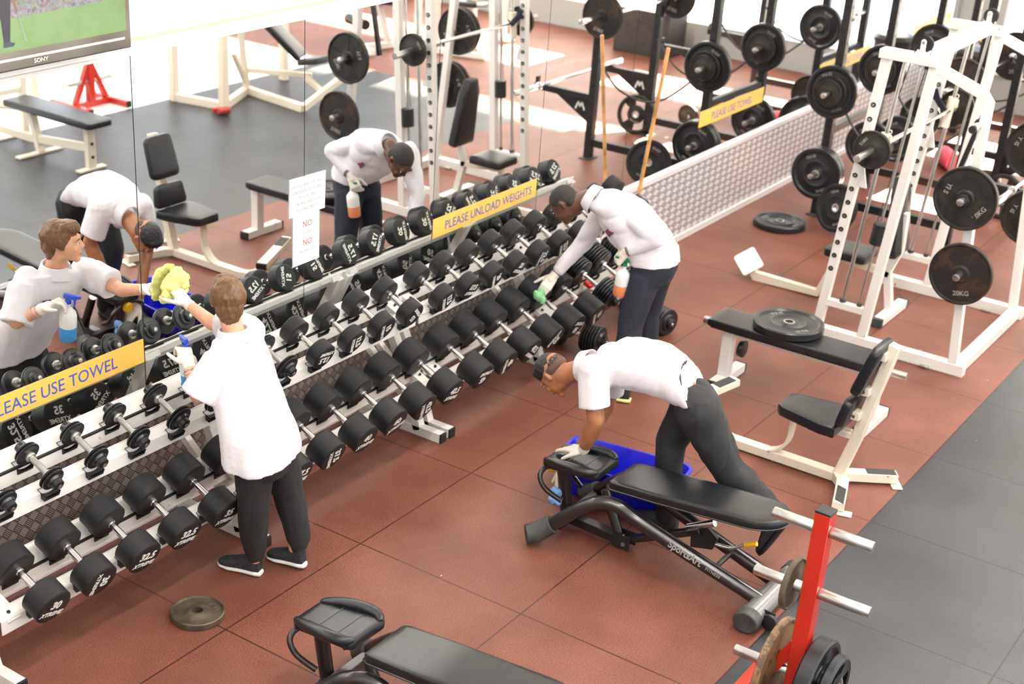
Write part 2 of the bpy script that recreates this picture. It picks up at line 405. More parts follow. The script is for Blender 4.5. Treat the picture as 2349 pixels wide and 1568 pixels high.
# east wall: low grey wall under glazing, grey return near the mirror
mb = MB(); slab(mb, XE, XE + 0.2, YS, YW, 0, 0.40, WALLG); slab(mb, XE, XE + 0.2, YS, YW, 3.2, CEIL, WALLG)
slab(mb, XE, XE + 0.2, 0.50, YW, 0.40, 3.2, WALLG)
slab(mb, XE - 0.02, XE + 0.2, -3.22, -3.02, 0.40, 3.2, WALLW)
slab(mb, XE - 0.02, XE + 0.2, -6.9, -6.7, 0.40, 3.2, WALLW)
struct(mb.build('wall_east', None, smooth=False))
mb = MB(); slab(mb, XE - 0.05, XE + 0.2, YS, 0.5, 0.40, 0.425); struct(mb.build('trim_1', WALLW, smooth=False))
def window(n, y0, y1):
    fr = MB()
    for z in (0.445, 3.18): slab(fr, XE + 0.02, XE + 0.07, y0, y1, z - 0.02, z + 0.02)
    k = max(1, round((y1 - y0) / 1.8))
    for i in range(k + 1):
        y = y0 + (y1 - y0) * i / k; slab(fr, XE + 0.02, XE + 0.07, y - 0.02, y + 0.02, 0.425, 3.2)
    o = struct(fr.build('window_%d' % n, WALLW, smooth=False))
    g = MB(); slab(g, XE + 0.042, XE + 0.048, y0, y1, 0.46, 3.16); g.build('window_pane', GLASS, o, smooth=False)
window(1, -3.02, 0.50); window(2, -6.7, -3.22); window(3, -9.0, -6.9)
for i, (x0, x1) in enumerate(((XW + .35, -1.5), (-1.15, 4.2), (4.55, XE - .2))):
    fr = MB()
    for z in (0.72, 3.48): slab(fr, x0, x1, YS - 0.07, YS - 0.02, z - 0.02, z + 0.02)
    for k in range(4):
        x = x0 + (x1 - x0) * k / 3; slab(fr, x - 0.02, x + 0.02, YS - 0.07, YS - 0.02, 0.7, 3.5)
    o = struct(fr.build('window_%d' % (4 + i), WALLW, smooth=False))
    g = MB(); slab(g, x0, x1, YS - 0.048, YS - 0.042, 0.74, 3.46); g.build('window_pane', GLASS, o, smooth=False)
# trims over the mirrors
mb = MB(); slab(mb, XW, XE, MY - 0.012, YW, 2.432, 2.50); slab(mb, XW, XE, MY - 0.02, YW, 2.432, 2.448)
struct(mb.build('trim_2', WALLW, bevel=0.003))
mb = MB(); slab(mb, XW, XE, MY - 0.016, YW, 2.494, 2.502); struct(mb.build('trim_3', mat('tan_cord', (0.62, 0.50, 0.36), 0.6)))
# tread plate kickboard with bright rails
mb = MB(); slab(mb, XW, 4.9, MY - 0.012, YW, 0.03, 0.64, TREAD); slab(mb, 4.9, XE, MY - 0.012, YW, 0.03, 0.64, TREAD2); struct(mb.build('baseboard_north', None, smooth=False))
mb = MB(); slab(mb, XW, XE, MY - 0.03, YW, 0.0, 0.055); slab(mb, XW, XE, MY - 0.03, YW, 0.625, 0.668); struct(mb.build('trim_4', ALU, bevel=0.003))
# mirrors
seams = [0.503 + 1.206 * k for k in range(-6, 11)]
ends = [XW + 0.02] + [s for s in seams if XW + 0.1 < s < XE] + [XE - 0.01]
mlab = ['mirror panel far beyond the left edge of the dumbbell rack', 'mirror panel beyond the left end of the dumbbell rack', 'mirror panel left of the rack end',
        'mirror panel above the far left of the rack', 'mirror panel next to the leftmost yellow strip',
        'mirror panel with the first PLEASE USE TOWEL strip, showing the woman\'s face',
        'mirror panel the woman is wiping, under the television corner',
        'mirror panel right of the two paper notices, showing the standing man',
        'mirror panel with the PLEASE UNLOAD WEIGHTS strip', 'mirror panel behind the standing man\'s head', 'mirror panel with the wooden pole leaning on it',
        'mirror panel with the small PLEASE USE TOWEL strip above the tread plate', 'mirror panel behind the first black rack upright',
        'mirror panel with the partly hidden towel strip behind the rack upright', 'mirror panel behind the white machine top',
        'mirror panel with the farthest towel strip', 'last wide mirror panel before the grey end wall', 'narrow mirror offcut touching the grey end wall']
for i in range(len(ends) - 1):
    mb = MB((ends[i], MY, 0.668)); a, b = ends[i] + 0.003, ends[i + 1] - 0.003
    mb.box(((a + b) / 2, MY + 0.004, (0.668 + 2.432) / 2), (b - a, 0.008, 2.432 - 0.668))
    o = mb.build('mirror_panel', MIRR, smooth=False); o.location = (ends[i], MY, 0.668)
    tag(o, mlab[min(i, len(mlab) - 1)], 'mirror', 'wall mirrors')
mb = MB(); slab(mb, XW, XE, YW - 0.0030, YW - 0.0005, 0.668, 2.432); struct(mb.build('trim_5', mat('dark_seam', (0.05, 0.05, 0.05), 0.5), smooth=False))

# ceiling lights
nlt = 0
for ix, x in enumerate((-4.5, -1.2, 2.1, 5.4, 8.7)):
    for iy, y in enumerate((-2.3, -6.2)):
        t = thing('ceiling_light', (x, y, CEIL), 'long white fluorescent ceiling light over the gym floor', 'ceiling light', 'fluorescent ceiling lights')
        mb = MB(); mb.box((0, 0, -0.05), (2.5, 0.3, 0.1)); mb.build('housing', WALLW, t, 0.005)
        area('tube_light', (0, 0, -0.115), (0, 0, 0), 2.4, 0.22, 150 if iy == 0 else 80, (1.0, 0.97, 0.93), t)
# outside
mb = MB(); slab(mb, XE + 0.2, 40, -25, 15, -0.12, -0.02); struct(mb.build('ground_outside', mat('pale_concrete', (0.62, 0.62, 0.60), 0.8, var=0.1, vscale=3), smooth=False))
t = thing('sun_blocker', (15, -1.2, 0), 'added white boards outside the window, blocking part of the sun', 'sun_blocker')  # unseen boards and posts, added to cut the low sun into floor bands
mb = MB(); slab(mb, -0.55, -0.45, -6.5, 5, 1.265, 1.70); mb.build('sun_gap_board', WALLW, t)
mb = MB(); slab(mb, -0.5, 0, -6.5, 5, 2.035, 2.5); slab(mb, -1.9, 0.0, -6.5, 5, 3.3, 3.36); slab(mb, -0.5, -0.4, -6.5, 5, 2.5, 4.0); mb.build('upper_sun_board', WALLW, t)
mb = MB()
for y in (-6.4, 4.9): mb.beam((-0.5, y, -0.02), (-0.5, y, 2.1), 0.08)
mb.build('post', WALLW, t)
# ------------------------------------------------------------------ wall signs and television
FX = Matrix(((1, 0, 0), (0, 0, -1), (0, 1, 0)))      # local x->x, y->z, z->-y : things facing the room from the mirror wall
def strip(x0, x1, z0, z1, txt, label, size, frac=0.5):
    t = thing('wall_strip', ((x0 + x1) / 2, MY - 0.001, (z0 + z1) / 2), label, 'sign', 'yellow strips on the mirrors')
    w = x1 - x0
    mb = MB(); mb.box((0, -0.001, 0), (w, 0.0015, z1 - z0)); mb.build('strip', TAPE, t, smooth=False)
    vs, _ = text_geo(txt, 1.0, 0, 0.004); tw = max(v.x for v in vs) - min(v.x for v in vs)
    mb = MB(); mb.text(txt, size, T3((w * (frac - 0.5), -0.0024, -0.003), FX), depth=0.0003, bold=0.004, sx=1.0); mb.build('lettering', TAPEB, t, smooth=False)
strip(-0.60, 0.497, 0.900, 1.025, 'PLEASE USE TOWEL', 'yellow PLEASE USE TOWEL strip on the mirror, nearest the left picture edge', 0.088, 0.49)
strip(2.92, 4.106, 0.915, 1.040, 'PLEASE UNLOAD WEIGHTS', 'yellow PLEASE UNLOAD WEIGHTS strip on the mirror above the rack', 0.082, 0.53)
strip(6.53, 7.735, 0.915, 1.045, 'PLEASE USE TOWEL', 'yellow PLEASE USE TOWEL strip on the mirror left of the first rack upright', 0.088, 0.5)
strip(8.96, 10.21, 0.918, 1.04, 'PLEASE USE TOWEL', 'yellow towel strip on the mirror crossed by the black rack upright', 0.088, 0.55)
strip(11.47, 12.66, 0.925, 1.05, 'PLEASE USE TOWEL', 'farthest yellow towel strip, on the mirror by the grey pillar', 0.088, 0.5)
t = thing('paper_notice', (1.733, MY - 0.002, 1.484), 'upper white paper notice on the mirror about loading and unloading weights', 'paper notice')
mb = MB(); mb.box((0, -0.001, 0), (0.298, 0.001, 0.215), Matrix.Rotation(R(1.5), 3, 'Y')); mb.build('sheet', PAPER, t, smooth=False)
mb = MB()
for i, l in enumerate(('IF YOU ARE STRONG', 'ENOUGH TO LOAD', 'IT, YOU ARE', 'STRONG ENOUGH', 'TO UNLOAD IT!')):
    mb.text(l, 0.026, T3((0.0, -0.0022, 0.062 - i * 0.034), FX), depth=0.0002, bold=0.002)
mb.build('lettering', GREYT, t, smooth=False)
t = thing('paper_notice', (1.724, MY - 0.0015, 1.236), 'lower white paper notice reading NO TOWEL NO WORKOUT', 'paper notice')
mb = MB(); mb.box((0, -0.001, 0), (0.22, 0.001, 0.29)); mb.build('sheet', PAPER, t, smooth=False)
mb = MB(); mb.text('NO', 0.050, T3((0.01, -0.002, 0.083), FX), depth=0.0002, bold=0.002); mb.text('NO', 0.050, T3((0.01, -0.002, -0.022), FX), depth=0.0002, bold=0.002)
mb.build('red_lettering', REDT, t, smooth=False)
mb = MB(); mb.text('TOWEL', 0.026, T3((0.01, -0.002, 0.034), FX), depth=0.0002); mb.text('WORKOUT', 0.026, T3((0.01, -0.002, -0.072), FX), depth=0.0002)
mb.build('grey_lettering', GREYT, t, smooth=False)

# television
tv = thing('television', (-0.19, 0.86, 2.512), 'black wall television showing a golf green and a crowd', 'television')
TW, TH = 1.12, 0.66
mb = MB(); mb.box((0, 0.02, TH / 2), (TW, 0.06, TH)); mb.build('cabinet', mat('gloss_black_plastic', (0.012, 0.010, 0.012), 0.12, coat=0.5), tv, 0.006)
mb = MB(); mb.box((0, 0.08, TH / 2), (0.3, 0.10, 0.3)); mb.build('wall_mount', CAPB, tv)
mb = MB(); mb.box((-0.0, -0.0115, 0.048), (TW - 0.08, 0.004, 0.010)); mb.build('bezel_trim', mat('silver_trim', (0.5, 0.47, 0.45), 0.25, 1.0), tv)
mb = MB(); mb.text('SONY', 0.024, T3((0.06, -0.0115, 0.026), FX), depth=0.0006, bold=0.012, sx=1.15); mb.build('lettering', LETW, tv, smooth=False)
def screen_mat():
    m = bpy.data.materials.new('golf_screen'); m.use_nodes = True; t = m.node_tree; b = t.nodes['Principled BSDF']
    tc = t.nodes.new('ShaderNodeTexCoord'); s = t.nodes.new('ShaderNodeSeparateXYZ'); lnk(t, tc.outputs['Object'], s.inputs[0])
    z = mth(t, 'SUBTRACT', s.outputs[2], mth(t, 'MULTIPLY', s.outputs[0], 0.02))
    n = t.nodes.new('ShaderNodeTexNoise'); n.inputs['Scale'].default_value = 5; n.inputs['Detail'].default_value = 6; lnk(t, tc.outputs['Object'], n.inputs[0])
    g = mixc(t, n.outputs['Fac'], (0.035, 0.16, 0.03, 1), (0.22, 0.42, 0.12, 1))
    v = t.nodes.new('ShaderNodeTexVoronoi'); v.inputs['Scale'].default_value = 85; lnk(t, tc.outputs['Object'], v.inputs[0])
    hs = t.nodes.new('ShaderNodeHueSaturation'); hs.inputs['Saturation'].default_value = 0.55; hs.inputs['Value'].default_value = 0.42; lnk(t, v.outputs['Color'], hs.inputs['Color'])
    crowd = mixc(t, 0.45, hs.outputs[0], (0.08, 0.06, 0.12, 1))
    n2 = t.nodes.new('ShaderNodeTexNoise'); n2.inputs['Scale'].default_value = 14; lnk(t, tc.outputs['Object'], n2.inputs[0])
    tree = mixc(t, n2.outputs['Fac'], (0.012, 0.03, 0.012, 1), (0.20, 0.26, 0.16, 1))
    c = mixc(t, mth(t, 'GREATER_THAN', z, 0.212), g, crowd); c = mixc(t, mth(t, 'GREATER_THAN', mth(t, 'ADD', z, mth(t, 'MULTIPLY', n2.outputs['Fac'], 0.02)), 0.285), c, tree)
    c = mixc(t, mth(t, 'GREATER_THAN', z, 0.42), c, (0.5, 0.62, 0.75, 1))
    b.inputs['Base Color'].default_value = (0, 0, 0, 1); b.inputs['Roughness'].default_value = 0.15
    lnk(t, c, b.inputs['Emission Color']); b.inputs['Emission Strength'].default_value = 1.5
    return m
mb = MB(); mb.box((0, -0.0105, 0.352), (TW - 0.055, 0.002, TH - 0.115)); mb.build('screen', screen_mat(), tv, smooth=False)
def emi(name, c, e=1.0): return mat(name, (0, 0, 0), 0.4, emit=c, es=e)
mb = MB()
def flat(mb, pts, y, m): mb.add([V((x, y, z)) for x, z in pts] + [V((x, y + 0.0005, z)) for x, z in pts], [tuple(range(len(pts)))[::-1], tuple(range(len(pts), 2 * len(pts)))] + [(i, (i + 1) % len(pts), len(pts) + (i + 1) % len(pts), len(pts) + i) for i in range(len(pts))], m)
GX = -0.045
flat(mb, [(GX - .075, .115), (GX - .045, .112), (GX - .03, .25), (GX - .015, .35), (GX - .02, .46), (GX - .12, .46), (GX - .125, .34), (GX - .085, .25)], -0.0125, emi('screen_navy', (0.02, 0.025, 0.06)))
flat(mb, [(GX - .078, .100), (GX - .03, .100), (GX - .02, .112), (GX - .05, .122), (GX - .078, .118)], -0.0126, emi('screen_shoe', (0.05, 0.07, 0.16)))
flat(mb, [(GX - .035, .31), (GX + .0, .23), (GX + .006, .235), (GX - .02, .335)], -0.0127, emi('screen_skin', (0.45, 0.22, 0.15)))
flat(mb, [(GX + .0, .235), (GX + .030, .115), (GX + .042, .112), (GX + .034, .120), (GX + .004, .237)], -0.0127, emi('screen_club', (0.6, 0.6, 0.6)))
mb.build('screen_figure', None, tv, smooth=False)

# ------------------------------------------------------------------ dumbbells
TH_ = R(24); TC, TS = math.cos(TH_), math.sin(TH_)
TAX = V((0, TC, TS)); TNR = V((0, -TS, TC))            # tray direction (towards mirror, up) and its normal
LOW, UPP = (0.40, 0.355), (0.60, 0.735)
def tpt(x, tier, d, off): return V((x, tier[0] + TC * d - TS * off, tier[1] + TS * d + TC * off))
# local dumbbell frame: z along the bar pointing at the mirror
RT = Matrix((V((1, 0, 0)), TNR, TAX)).transposed()     # columns: x, up, along -> left handed check below
if RT.determinant() < 0: RT = Matrix((V((-1, 0, 0)), TNR, TAX)).transposed()
def head_prof(r, w): e = 0.007; return [(0.0, 0), (r - e * 2.2, 0), (r - e * 0.8, 0.0015), (r, e), (r, w - e), (r - e * 0.8, w - 0.0015), (r - e * 2.2, w), (0.0, w)]
def rubber_dumbbell(weight, r, w, hl):
    """handle along local z, centred; returns list of (name, mesh, material)"""
    mb = MB(); mb.lathe([(0.0, -hl / 2), (0.0145, -hl / 2), (0.0165, -hl * .3), (0.0175, 0), (0.0165, hl * .3), (0.0145, hl / 2), (0.0, hl / 2)], (0, 0, 0), (0, 0, 1), 16, close=False)
    mb.disc((0, 0, -hl / 2 + .004), (0, 0, 1), 0.022, 0.010, 6); mb.disc((0, 0, hl / 2 - .004), (0, 0, 1), 0.022, 0.010, 6)
    out = [('handle', mb.mesh('handle', CHROME), None)]
    h = MB(); h.lathe(head_prof(r, w), (0, 0, 0), (0, 0, 1), 40, close=False)
    hm = h.mesh('weight_head', mat('matt_black_urethane', (0.012, 0.012, 0.013), 0.48, spec=0.35, bump=0.1, bscale=300))
    out.append(('weight_head', hm, Matrix.Translation((0, 0, hl / 2))))
    out.append(('weight_head', hm, Matrix.Translation((0, 0, -hl / 2 - w))))
    sz = r * 0.66
    for sgn in (1, -1):
        l = MB(); rot = Matrix.Identity(3) if sgn > 0 else Matrix.Rotation(math.pi, 3, 'Y')
        mt = T3((0, 0, sgn * (hl / 2 + w + 0.0006)), rot)
        l.text(weight, sz, mt @ Matrix.Translation((0, r * 0.22, 0)), depth=0.0004, bold=0.035)
        l.text('XTREME', sz * 0.58, mt @ Matrix.Translation((0, -r * 0.36, 0)), depth=0.0004, bold=0.025, sx=1.05, shear=0.25)
        out.append(('lettering', l.mesh('lettering', LETW, smooth=False), None))
    return out
def place_db(parts, x, tier, dmid, off, spins, label, group, name='dumbbell'):
    t = thing(name, tpt(x, tier, dmid, off), label, 'dumbbell', group)
    for i, (n, me, mx_) in enumerate(parts):
        o = bpy.data.objects.new(n, me); COL.objects.link(o); o.parent = t
        front = (mx_.translation.z < 0) if mx_ else (i == len(parts) - 1)
        sp = spins[0] if front else spins[1]
        m = RT.to_4x4() @ Matrix.Rotation(sp, 4, 'Z') @ (mx_ if mx_ else Matrix.Identity(4))
        o.matrix_basis = m
    return t
ORD = ['first', 'second', 'third', 'fourth', 'fifth', 'sixth', 'seventh', 'eighth', 'ninth', 'tenth', 'eleventh', 'twelfth', 'thirteenth', 'fourteenth', 'fifteenth', 'sixteenth', 'seventeenth', 'eighteenth', 'nineteenth', 'twentieth', 'twenty-first', 'twenty-second']
lowx = [-0.76 + 0.2612 * i for i in range(12)] + [2.412 + 0.2567 * i for i in range(6)]
loww = ['30', '30', '32.5', '32.5', '35', '35', '37.5', '37.5', '40', '40', '42.5', '42.5', '45', '45', '47.5', '50', '50', '50']
lspin = [0.35, 1.75, 0.25, 0.2, 0.2, 0.3, 0.15, 1.35, 0.0, -0.25, 1.25, 0.25, 3.3, 1.3, 0.6, 2.2, 3.5, 1.0]
cache = {}
for i, (x, w) in enumerate(zip(lowx, loww)):
    wd = 0.110 + (float(w) - 30) * 0.0026
    if w not in cache: cache[w] = rubber_dumbbell(w, 0.090, wd, 0.132)
    place_db(cache[w], x, LOW, 0.066, 0.101, (lspin[i], random.uniform(-2, 2)), f'round black rubber dumbbell marked {w}, {ORD[i]} from the left on the lower tier', 'rubber dumbbells on the lower tier')
upx = [1.313 + 0.2585 * i for i in range(4)] + [2.40 + 0.2552 * i for i in range(10)]
upw = ['12.5', '12.5', '15', '15', '17.5', '17.5', '20', '20', '22.5', '22.5', '25', '25', '27.5', '27.5']
uspin = [3.3, 1.3, 1.25, 3.9, 1.1, 0.3, 1.1, 0.4, 1.5, 1.0, 0.5, 1.0, 2.0, 0.1]
for i, (x, w) in enumerate(zip(upx, upw)):
    wd = 0.078 + (float(w) - 12.5) * 0.0018; k = 'u' + w
    if k not in cache: cache[k] = rubber_dumbbell(w, 0.077 + (float(w) - 12.5) * 0.0004, wd, 0.122)
    place_db(cache[k], x, UPP, 0.085, 0.090, (uspin[i], random.uniform(-2, 2)), f'round black rubber dumbbell marked {w}, {ORD[i]} of the numbered row on the upper tier', 'rubber dumbbells on the upper tier')
def plate_dumbbell(r, n, step, hl, dk, inner=0.055):
    """loadable style: stacked thin rubber plates on a steel handle"""
    mb = MB(); mb.lathe([(0.0, -hl / 2), (0.0135, -hl / 2), (0.0155, 0), (0.0135, hl / 2), (0.0, hl / 2)], (0, 0, 0), (0, 0, 1), 16, close=False)
    for s_ in (-1, 1): mb.disc((0, 0, s_ * (hl / 2 - .010)), (0, 0, 1), 0.026, 0.022, 14, ch=0.004)
    out = [('handle', mb.mesh('handle', CHROME if dk else STEEL), None)]
    pl = MB(); z = 0
    for q in range(n):
        rr = r - q * (0.0 if dk else 0.004)
        pl.lathe([(0.0, z), (rr - .010, z), (rr - .003, z + .002), (rr, z + step * .3), (rr, z + step * .7), (rr - .003, z + step - .002), (rr - .010, z + step), (0.0, z + step)], (0, 0, 0), (0, 0, 1), 36, close=False)
        z += step + 0.0015
    pl.lathe([(0.0, z), (r * .62, z), (r * .55, z + .012), (inner, z + .014), (inner * .9, z + .034), (inner * .6, z + .040), (0.0, z + .040)], (0, 0, 0), (0, 0, 1), 30, close=False)
    pm = pl.mesh('weight_head', RUBBERS)
    hw = z + 0.040
    out.append(('weight_head', pm, Matrix.Translation((0, 0, hl / 2))))
    out.append(('weight_head', pm, Matrix.Translation((0, 0, -hl / 2)) @ Matrix.Rotation(math.pi, 4, 'Y')))
    hub = MB(); hub.lathe([(0, 0), (.012, 0), (.012, .004), (.004, .008), (0, .008)], (0, 0, 0), (0, 0, 1), 12, close=False)
    hb = hub.mesh('end_bolt', STEEL)
    out.append(('end_bolt', hb, Matrix.Translation((0, 0, hl / 2 + hw - .002))))
    out.append(('end_bolt', hb, Matrix.Translation((0, 0, -hl / 2 - hw + .002)) @ Matrix.Rotation(math.pi, 4, 'Y')))
    return out
rx = [-0.73 + 0.2558 * i for i in range(8)]
rr_ = [0.055, 0.055, 0.058, 0.058, 0.064, 0.064, 0.068, 0.068]
side = ['at the left picture edge', 'second from the left picture edge', 'left of the first yellow strip end', 'fourth from the left edge',
        'just left of the woman', 'half hidden by the woman\'s back', 'hidden behind the woman\'s back', 'just right of the woman\'s back']
for i, x in enumerate(rx):
    k = 'p%.3f' % rr_[i]
    if k not in cache: cache[k] = plate_dumbbell(rr_[i] + 0.006, 2, 0.014, 0.145, False, 0.030)
    place_db(cache[k], x, UPP, 0.085, rr_[i] + 0.020, (0.3 * i, 1.0 * i), 'small domed black dumbbell on the upper tier, ' + side[i], 'small plate dumbbells on the upper tier')
cache['adj'] = plate_dumbbell(0.098, 6, 0.020, 0.150, True, 0.040)
for i, x in enumerate((3.965, 4.225, 4.485)):
    place_db(cache['adj'], x, LOW, 0.085, 0.110, (0, 0), f'heavy stacked-plate dumbbell with chrome handle, {ORD[i]} right of the numbered ones', 'plate loaded dumbbells right of the lower tier')
def floor_db(x, y, r, rz, label):
    t = thing('dumbbell', (x, y, r), label, 'dumbbell', 'plate loaded dumbbells on the floor'); t.rotation_euler = (0, 0, rz)
    for n, me, mx_ in cache['adj']:
        o = bpy.data.objects.new(n, me); COL.objects.link(o); o.parent = t
        o.matrix_basis = Matrix.Rotation(R(-90), 4, 'X') @ (mx_ if mx_ else Matrix.Identity(4))
floor_db(3.93, 0.50, 0.099, 0.06, 'plate loaded dumbbell lying on the floor under the rack end')
floor_db(4.60, 0.30, 0.099, -0.3, 'plate loaded dumbbell on the floor behind the standing man\'s legs')

# ------------------------------------------------------------------ dumbbell racks
def rack(x0, x1, legs, ux, lx, label):
    o_ = V((x0, 0.35, 0)); t = thing('dumbbell_rack', o_, label, 'dumbbell rack', 'white two tier dumbbell racks')
    for tn, tier in (('lower', LOW), ('upper', UPP)):
        for nm, d0, d1 in (('front_rail', 0.0, 0.062), ('rear_rail', 0.165, 0.285)):
            mb = MB(o_); dm = (d0 + d1) / 2
            mb.box(tpt((x0 + x1) / 2, tier, dm, -0.004), (x1 - x0, d1 - d0, 0.008), Matrix((V((1, 0, 0)), TAX, TNR)).transposed())
            p = tpt(0, tier, d0, 0); mb.box(((x0 + x1) / 2, p.y + 0.004, p.z - 0.034), (x1 - x0, 0.008, 0.068))
            p = tpt(0, tier, d1, 0); mb.box(((x0 + x1) / 2, p.y, p.z - 0.014), (x1 - x0, 0.006, 0.035))
            mb.build(nm, WHITE, t, 0.002)
            if nm == 'rear_rail':
                mb = MB(o_); mb.box(tpt((x0 + x1) / 2, tier, d0 + 0.003, 0.006), (x1 - x0, 0.010, 0.014), Matrix((V((1, 0, 0)), TAX, TNR)).transposed()); mb.build('rubber_strip', CAPB, t)
        sm = MB(); sw = 0.085
        pr = [(-sw / 2, 0), (sw / 2, 0), (sw / 2, 0.030)] + [(0.075 * math.sin(R(a)), 0.088 - 0.075 * math.cos(R(a))) for a in (36, 24, 12, 0, -12, -24, -36)] + [(-sw / 2, 0.030)]
        sm.prism(pr, 0.055, T3((0, 0, -0.0275), Matrix((V((1, 0, 0)), TNR, -TAX)).transposed()))
        sme = sm.mesh('saddle', CAPB)
        for x in (lx if tn == 'lower' else ux):
            for d in (0.032, 0.215):
                o = bpy.data.objects.new('saddle', sme); COL.objects.link(o); o.parent = t; o.location = tpt(x, tier, d, 0.0) - o_
        for x in legs:   # end brackets with bolts
            mb = MB(o_)
            for s_ in ((1, ) if x == legs[0] else (-1, ) if x == legs[-1] else (1, -1)):
                mb.box(tpt(x + s_ * 0.035, tier, 0.14, -0.022), (0.07, 0.30, 0.030), Matrix((V((1, 0, 0)), TAX, TNR)).transposed())
            mb.build('shelf_bracket', WHITE, t, 0.002)
            mb = MB(o_)
            for d in (0.03, 0.12): mb.disc(tpt(x + (0.03 if x == legs[0] else -0.03), tier, d, -0.002 + 0.004), TNR, 0.009, 0.006, 8)
            mb.build('bolt', CAPB, t)
    for x in legs:
        mb = MB(o_); mb.beam((x, 0.52, 0.03), (x, 0.615, 0.33), 0.055, 0.055, up=(1, 0, 0)); mb.beam((x, 0.615, 0.33), (x, 0.86, 0.83), 0.055, 0.055, up=(1, 0, 0)); mb.build('upright', WHITE, t, 0.003)
        mb = MB(o_); mb.box((x, 0.655, 0.03), (0.055, 0.61, 0.06)); mb.build('foot', WHITE, t, 0.003)
        mb = MB(o_); mb.box((x, 0.345, 0.029), (0.057, 0.012, 0.060)); mb.build('end_cap', CAPB, t, 0.002)
        mb = MB(o_); mb.beam((x, 0.55, 0.14), (x, 0.955, 0.48), 0.04, 0.04, up=(1, 0, 0)); mb.build('brace', WHITE, t, 0.003)
    return t
rack(-0.93, 2.225, (-0.90, 0.665, 2.195), rx + upx[:4], lowx[:12], 'white two tier dumbbell rack under the first mirrors, behind the woman')
rack(2.255, 4.86, (2.285, 3.52, 4.83), upx[4:], lowx[12:] + [3.965, 4.225, 4.485], 'white two tier dumbbell rack farther right, in front of the standing man')
mb = MB(); mb.box(tpt(4.06, LOW, 0.12, 0.016), (0.05, 0.06, 0.03), Matrix((V((1, 0, 0)), TAX, TNR)).transposed()); tag(mb.build('bar_collar', mat('red_plastic', (0.6, 0.02, 0.02), 0.4), bevel=0.006), 'small red plastic clip lying on the lower tier by the chrome handles', 'clip')

# ------------------------------------------------------------------ weight plates (axis = local z, lying flat centre at z=0)
def iron_plate(r, th, spokes, text=None, m=IRON, name='weight_plate', tsize=0.045, trot=(180, 0), loc2=None, hub=True, rim_mat=None):
    parts = []
    h = th / 2; rim = r * 0.10; wb = h * 0.45
    mb = MB(); mb.lathe([(0.026, -h), (0.050, -h), (0.062, -wb), (r - rim, -wb), (r - rim * .6, -h), (r - .004, -h), (r, -h + .004), (r, h - .004), (r - .004, h), (r - rim * .6, h), (r - rim, wb), (0.062, wb), (0.050, h), (0.026, h)], (0, 0, 0), (0, 0, 1), 56)
    for k in range(spokes):
        a = R(20 + k * 360 / spokes)
        for s_ in (1, -1): mb.beam((0.05 * math.cos(a), 0.05 * math.sin(a), s_ * wb), ((r - rim) * math.cos(a), (r - rim) * math.sin(a), s_ * wb), 0.012, 0.008, up=(0, 0, 1))
    parts.append(('plate_body', mb.mesh('plate_body', m), None))
    if text:
        for s_ in (1, -1):
            l = MB(); rt = Matrix.Identity(3) if s_ > 0 else Matrix.Rotation(math.pi, 3, 'Y')
            for tx, ang in text:
                p = V((0, -r * 0.62, 0)); q = Matrix.Rotation(R(ang), 3, 'Z')
                l.text(tx, tsize, T3((rt @ (q @ p)) + V((0, 0, s_ * (wb + 0.001))), rt @ q), depth=0.0015, bold=0.01)
            parts.append(('lettering', l.mesh('lettering', m if m in (GREYIRON,) else LETG, smooth=False), None))
    return parts
def bumper(r, th, m=RUBBERS, text=None):
    h = th / 2; mb = MB()
    mb.lathe([(0.027, -h * .8), (0.05, -h * .8), (0.055, -h * .6), (r * .45, -h * .6), (r * .48, -h * .75), (r * .52, -h * .6), (r * .80, -h * .6), (r * .86, -h), (r - .008, -h), (r, -h + .008), (r, h - .008), (r - .008, h), (r * .86, h), (r * .80, h * .6), (r * .52, h * .6), (r * .48, h * .75), (r * .45, h * .6), (0.055, h * .6), (0.05, h * .8), (0.027, h * .8)], (0, 0, 0), (0, 0, 1), 60)
    parts = [('plate_body', mb.mesh('plate_body', m), None)]
    c = MB(); c.lathe([(0.0255, -h * .82), (0.036, -h * .82), (0.036, h * .82), (0.0255, h * .82)], (0, 0, 0), (0, 0, 1), 30); parts.append(('hub_ring', c.mesh('hub_ring', STEEL), None))
    if text:
        l = MB()
        for ang in (25, 205):
            q = Matrix.Rotation(R(ang), 3, 'Z'); l.text(text, r * .15, T3((q @ V((0, -r * 0.67, 0))) + V((0, 0, h * .6 + .0005)), q), depth=0.0008, bold=0.01)
        parts.append(('lettering', l.mesh('lettering', LETG, smooth=False), None))
    return parts
